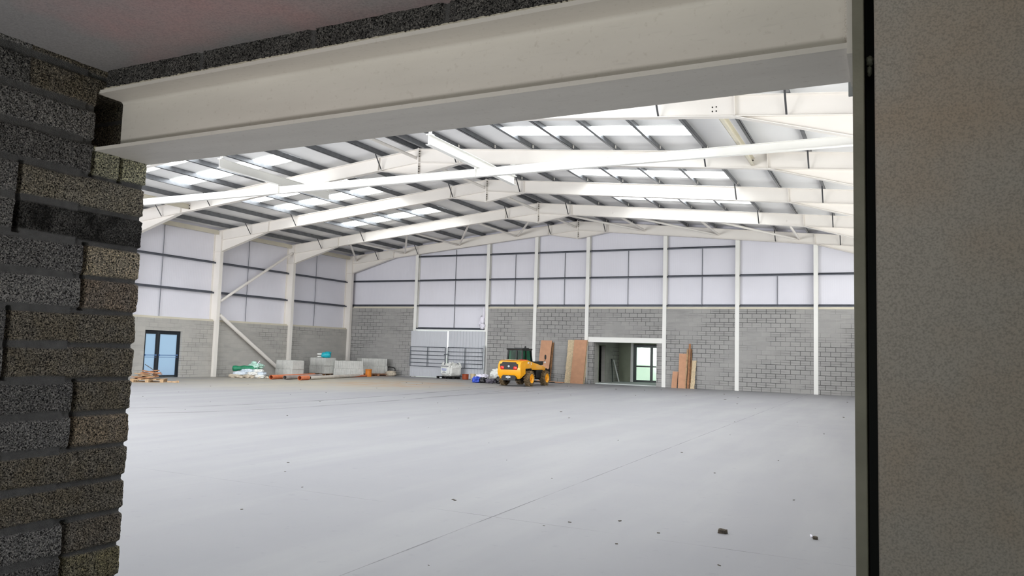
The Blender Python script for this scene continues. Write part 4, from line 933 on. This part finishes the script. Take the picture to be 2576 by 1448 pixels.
# ------------------------------------------------------------------ foreground: near wall, steel lintel, column, lobby shell
XW, ZB, ZTF, ZC = -2.336, 2.2255, 2.430, 2.4975
COURSE, Z0C = .1106, .924
def near_wall():
    """rough faces of the near blockwork: side face (x = XW) turning the corner into the hall at y = FRONT1"""
    bm = bmesh.new(); ton = bm.loops.layers.color.new('tone'); mor = bm.loops.layers.color.new('mortar')
    du = .0033; y0 = .35; nu1 = int((FRONT1 - y0) / du); nu2 = 60; z0, z1 = 0.0, ZC; nv = int((z1 - z0) / .0033)
    tans = {-1: (1.15, 1.1, .9), 0: (1.05, 1.0, .92), 3: (1.28, 1.18, 1.04), 7: (1.2, 1.1, 1.0), 8: (1.6, 1.44, 1.28), 9: (.34, .34, .34), 10: (1.2, 1.16, 1.06), 11: (1.6, 1.54, 1.34)}
    grid = []; info = []
    for i in range(nu1 + nu2 + 1):
        on1 = i <= nu1; u = y0 + du * i; row = []; ri = []
        for j in range(nv + 1):
            z = z0 + (z1 - z0) * j / nv
            k = math.floor((z - Z0C) / COURSE); zz = z - (Z0C + COURSE * k)
            pair = ((k + 1) // 2) % 2      # two courses alike, then two unlike
            jt = 1.595 if pair == 0 else 1.37
            wob = .004 * noise.noise(V((u * 7, z * 7, 2)))
            top = z > ZB
            dz = min(zz, COURSE - zz) + wob
            dj = (abs((u - jt + .225) % .45 - .225) if u < jt + .2 else u - jt) + wob; cor = u > jt
            if k == 11 and not top: dj = min(abs(u - 1.70), abs(u - 1.60)) + wob; cor = True
            if top: dj = abs((u - 1.2 + .225) % .45 - .225) if u < 1.5 else .2; dz = min(zz, COURSE - zz) + wob
            wide = .0105 if (on1 and u < 1.56) else .0062
            m = 1 - min(1, max(0, (dz - wide) / .006)); mv = 1 - min(1, max(0, ((dj if on1 else 9) - .0055) / .005))
            n = noise.fractal(V((u * 55, z * 55, 7.3)), .9, 2.1, 4) * .0032 + noise.noise(V((u * 14, z * 14, k))) * .004
            n += .5 * .0028 * noise.noise(V((u * 240, z * 240, 1)))
            h = n * (1 - .7 * max(m, mv)) - (.0045 if wide > .01 else .010) * m - .026 * mv
            if on1 and 1.592 < u < 1.722 and 2.245 < z < ZTF - .008: h -= .2  # pocket at the beam end, recessed deep so it stays dark
            if u <= FRONT1 - .012: p = V((XW + h, u, z))
            elif u >= FRONT1 + .012: p = V((XW - (u - FRONT1), FRONT1 + h, z))
            else:
                a = (u - FRONT1 + .012) / .024 * PI / 2; r = .014
                p = V((XW - .014 + math.cos(a) * (r + h), FRONT1 - .014 + math.sin(a) * (r + h), z))
            row.append(bm.verts.new(p))
            tn = (1.3, 1.3, 1.33)
            if cor and not (k == 11 and u < 1.596): tn = tuple(min(1.8, 1.18 * q) for q in tans.get(k, (1.05, 1.0, .9)))
            else: tn = tuple((1.25 + .15 * math.sin(k * 2.7 + 1)) * q for q in (1, 1, 1.01))
            ri.append((tn, m))
        grid.append(row); info.append(ri)
    for i in range(len(grid) - 1):
        for j in range(nv):
            f = bm.faces.new((grid[i][j], grid[i + 1][j], grid[i + 1][j + 1], grid[i][j + 1])); f.smooth = True
            for lp, (a, c) in zip(f.loops, ((i, j), (i + 1, j), (i + 1, j + 1), (i, j + 1))):
                tn, m = info[a][c]; lp[ton] = (min(1, tn[0] / 1.8), min(1, tn[1] / 1.8), min(1, tn[2] / 1.8), 1); lp[mor] = (m, m, m, 1)
    me = bpy.data.meshes.new('wall_near_left'); bm.to_mesh(me); bm.free(); me.materials.append(M['jamb'])
    o = bpy.data.objects.new('wall_near_left', me); COL.objects.link(o); return struct(o)
nw = near_wall()
b = B(); b.bb((XW, -2.6, 0), (XW - .22, .355, ZC)); b.bb((XW - .06, .355, 0), (XW - .22, FRONT1 - .03, 2.2)); b.bb((XW - .25, .355, 2.2), (XW - .36, FRONT1 - .03, ZC)); b.obj('backing_blocks', 'blocknear', nw)
# strip of blockwork bedded on the lintel
def lintel_course():
    bm = bmesh.new(); ton = bm.loops.layers.color.new('tone'); mor = bm.loops.layers.color.new('mortar')
    x0, x1, z0, z1 = XW, .9, ZTF, ZC + .004; du = .0045; nu = int((x1 - x0) / du); nv = 16; G = []; I = []
    for i in range(nu + 1):
        x = x0 + (x1 - x0) * i / nu; r = []; ri = []
        for j in range(nv + 1):
            z = z0 + (z1 - z0) * j / nv; dj = abs((x + 1.45 + .22) % .44 - .22); m = 1 - min(1, max(0, (min(dj, (z - z0) * 1.0 + .002 * noise.noise(V((x * 20, 0, 0)))) - .006) / .006))
            h = noise.fractal(V((x * 55, z * 55, 1.3)), .9, 2.1, 4) * .0035 - .008 * m
            r.append(bm.verts.new((x, FRONT0 + .012 - h, z))); ri.append(m)
        G.append(r); I.append(ri)
    for i in range(nu):
        for j in range(nv):
            f = bm.faces.new((G[i][j], G[i + 1][j], G[i + 1][j + 1], G[i][j + 1])); f.smooth = True
            for lp, (a, c) in zip(f.loops, ((i, j), (i + 1, j), (i + 1, j + 1), (i, j + 1))):
                m = I[a][c]; lp[ton] = (.5, .5, .5, 1); lp[mor] = (m, m, m, 1)
    me = bpy.data.meshes.new('block_course'); bm.to_mesh(me); bm.free(); me.materials.append(M['jamb'])
    o = bpy.data.objects.new('block_course', me); COL.objects.link(o); o.parent = wall_front; return o
lintel_course()
b = B(); b.bb((-2.7, -2.6, ZC), (2.2, FRONT0 + .03, ZC + .15)); struct(b.obj('ceiling_near', 'slab'))
b = B(); b.bb((2.0, -2.6, 0), (2.2, 1.6, ZC)); struct(b.obj('wall_near_right', 'speckled_grey'))
b = B(); b.bb((-2.7, -2.8, 0), (-1.3, -2.6, ZC)); b.bb((.9, -2.8, 0), (2.2, -2.6, ZC)); b.bb((-1.3, -2.8, 2.3), (.9, -2.6, ZC)); struct(b.obj('wall_near_back', 'speckled_grey'))
# steel lintel: wide-flange section with root fillets
lt = thing('steel_lintel', 'large off-white steel beam spanning the doorway overhead in the foreground', 'lintel', (0, 0, 0))
b = B(); y0, y1, yc, tf, tw, rr = FRONT0, FRONT1 + .003, (FRONT0 + FRONT1) / 2, .0115, .008, .012
sec = [(y0, ZB), (y1, ZB), (y1, ZB + tf)]
def fil(cy, cz, a0, a1): return [(cy + rr * math.cos(a0 + (a1 - a0) * i / 5), cz + rr * math.sin(a0 + (a1 - a0) * i / 5)) for i in range(6)]
sec += fil(yc + tw / 2 + rr, ZB + tf + rr, -PI / 2, -PI) + fil(yc + tw / 2 + rr, ZTF - tf - rr, PI, PI / 2)
sec += [(y1, ZTF - tf), (y1, ZTF), (y0, ZTF), (y0, ZTF - tf)]
sec += fil(yc - tw / 2 - rr, ZTF - tf - rr, PI / 2, 0) + fil(yc - tw / 2 - rr, ZB + tf + rr, 0, -PI / 2) + [(y0, ZB + tf)]
X0, X1 = XW - .012, -.069
va = [b.bm.verts.new((X0, y, z)) for y, z in sec]; vb = [b.bm.verts.new((X1, y, z)) for y, z in sec]
for i in range(len(sec)): j = (i + 1) % len(sec); b.bm.faces.new((va[i], va[j], vb[j], vb[i]))
b.bm.faces.new(va); b.bm.faces.new(vb[::-1])
b.obj('beam', 'beam', lt, smooth=.5)
b = B(); b.bb((-.069, FRONT0 - .002, ZB - .012), (-.0575, FRONT1 + .01, ZTF + .02)); b.obj('end_plate', 'beam', lt)
b = B()
for i in range(26):
    z = ZB + .03 + .007 * i; b.ball((-.071, yc - .01, z), (.012, .014, .009), 2, .9, .3, 3, i)
b.obj('weld_bead', 'beam', lt)
b = B(); b.bb((-.075, FRONT1 + .003, ZB - .03), (-.0575, FRONT1 + .012, ZB + .004)); b.obj('cleat', 'galvlight', lt)
# mortar squeezed out along the top flange
b = B()
for i in range(150):
    x = XW + .03 + (2.2) * i / 150; b.ball((x, FRONT0 + .004, ZTF + .002), (random.uniform(.012, .03), .012, random.uniform(.003, .01)), 1, .8, .4, 3, i)
b.obj('mortar_squeeze', 'cream', lt)
# column at the right: flange edge, web face; black-backed slot added as corner shade
cl = thing('steel_column', 'grey steel column edge and flat grey web face filling the right side of the foreground', 'column', (0, 0, 0))
b = B(); b.bb((-.0575, 1.56, 0), (-.0375, 1.782, 2.51)); b.bevel(.0015, 1); b.obj('flange', 'flange', cl)
b = B(); b.bb((-.0375, 1.72, 0), (.7, 1.735, 2.5)); b.bb((.68, 1.56, 0), (.7, 1.9, 2.5)); b.obj('web', 'black', cl)  # black backing seen only through the slot, standing for corner shade
b = B(); b.bb((-.0198, 1.572, 0), (.68, 1.59, 2.495)); b.bevel(.002, 1); b.obj('web_face', 'speckled_grey', cl)  # stands for the column web, set forward to leave the dark slot
b = B(); b.ball((-.028, 1.62, 2.2), (.014, .03, .02), 3, .9, .25, 3, 2); b.ball((-.029, 1.62, 2.18), (.01, .02, .02), 3, .9, .25, 3, 5); b.obj('weld_spatter', 'flange', cl, smooth='all')

# ------------------------------------------------------------------ light
w = bpy.data.worlds.new('overcast_sky'); scn.world = w; w.use_nodes = True
bg = w.node_tree.nodes['Background']; bg.inputs[0].default_value = (.93, 1.0, .97, 1); bg.inputs[1].default_value = 1.6
ld = bpy.data.lights.new('rear_fill_light', 'AREA'); ld.shape = 'RECTANGLE'; ld.size = 2.1; ld.size_y = 1.0; ld.energy = 5; ld.color = (1.0, .96, .92)  # unseen fill lamp added behind the camera to brighten the near room
lo = bpy.data.objects.new('rear_fill_light', ld); COL.objects.link(lo); lo.location = (-.2, -2.62, 1.8); lo.rotation_euler = (PI / 2, 0, 0)
ld = bpy.data.lights.new('front_fill_light', 'AREA'); ld.shape = 'RECTANGLE'; ld.size = 15.8; ld.size_y = 4.6; ld.energy = 4200; ld.color = (.97, .98, 1.0)  # added fill lamp out of view, lifts surfaces facing the camera
lo = bpy.data.objects.new('front_fill_light', ld); COL.objects.link(lo); lo.location = (-21.0, FRONT0 + .1, 2.45); lo.rotation_euler = (PI / 2, 0, 0)
ld = bpy.data.lights.new('side_fill_light', 'AREA'); ld.shape = 'RECTANGLE'; ld.size = 2.5; ld.size_y = 31.6; ld.energy = 1050; ld.color = (1.0, .985, .96)  # added fill lamp along the unseen right wall, brightens the hall sideways
lo = bpy.data.objects.new('side_fill_light', ld); COL.objects.link(lo); lo.location = (XRO - .03, 22.0, 4.9); lo.rotation_euler = (0, PI / 2, 0)
ld = bpy.data.lights.new('near_fill_spot', 'SPOT'); ld.shadow_soft_size = .14; ld.spot_size = math.radians(70); ld.spot_blend = 1.0; ld.energy = 118; ld.color = (1.0, .965, .93)  # unseen spot added to lift the lintel, ceiling and upper column
lo = bpy.data.objects.new('near_fill_spot', ld); COL.objects.link(lo); lo.location = (-1.35, -1.3, .75); lo.rotation_euler = (V((-1.3, 1.5, 2.5)) - V(lo.location)).to_track_quat('-Z', 'Y').to_euler()

# ------------------------------------------------------------------ camera
yaw, pitch, roll = (math.radians(a) for a in (26.3319, 4.745, 1.7192))
fwd = V((-math.sin(yaw) * math.cos(pitch), math.cos(yaw) * math.cos(pitch), math.sin(pitch)))
rt = V((math.cos(yaw), math.sin(yaw), 0)); up = rt.cross(fwd)
r2 = math.cos(roll) * rt + math.sin(roll) * up; u2 = -math.sin(roll) * rt + math.cos(roll) * up
cd = bpy.data.cameras.new('camera'); cam = bpy.data.objects.new('camera', cd); COL.objects.link(cam)
mw = Matrix((r2, u2, -fwd)).transposed().to_4x4(); mw.translation = (0, 0, H); cam.matrix_world = mw
cd.sensor_fit = 'HORIZONTAL'; cd.sensor_width = 36.0; cd.lens = 1920.583 / 2576 * 36.0; cd.clip_start = .02; cd.clip_end = 500
scn.camera = cam
vs = scn.view_settings; vs.view_transform = 'Standard'; vs.look = 'None'; vs.gamma = 1.0; vs.use_curve_mapping = False; vs.exposure = 0.0
cy = scn.cycles; cy.max_bounces = 7; cy.diffuse_bounces = 5; cy.glossy_bounces = 3; cy.transmission_bounces = 5; cy.transparent_max_bounces = 8
cy.use_denoising = True; cy.caustics_reflective = False; cy.caustics_refractive = False; cy.sample_clamp_indirect = 6.0
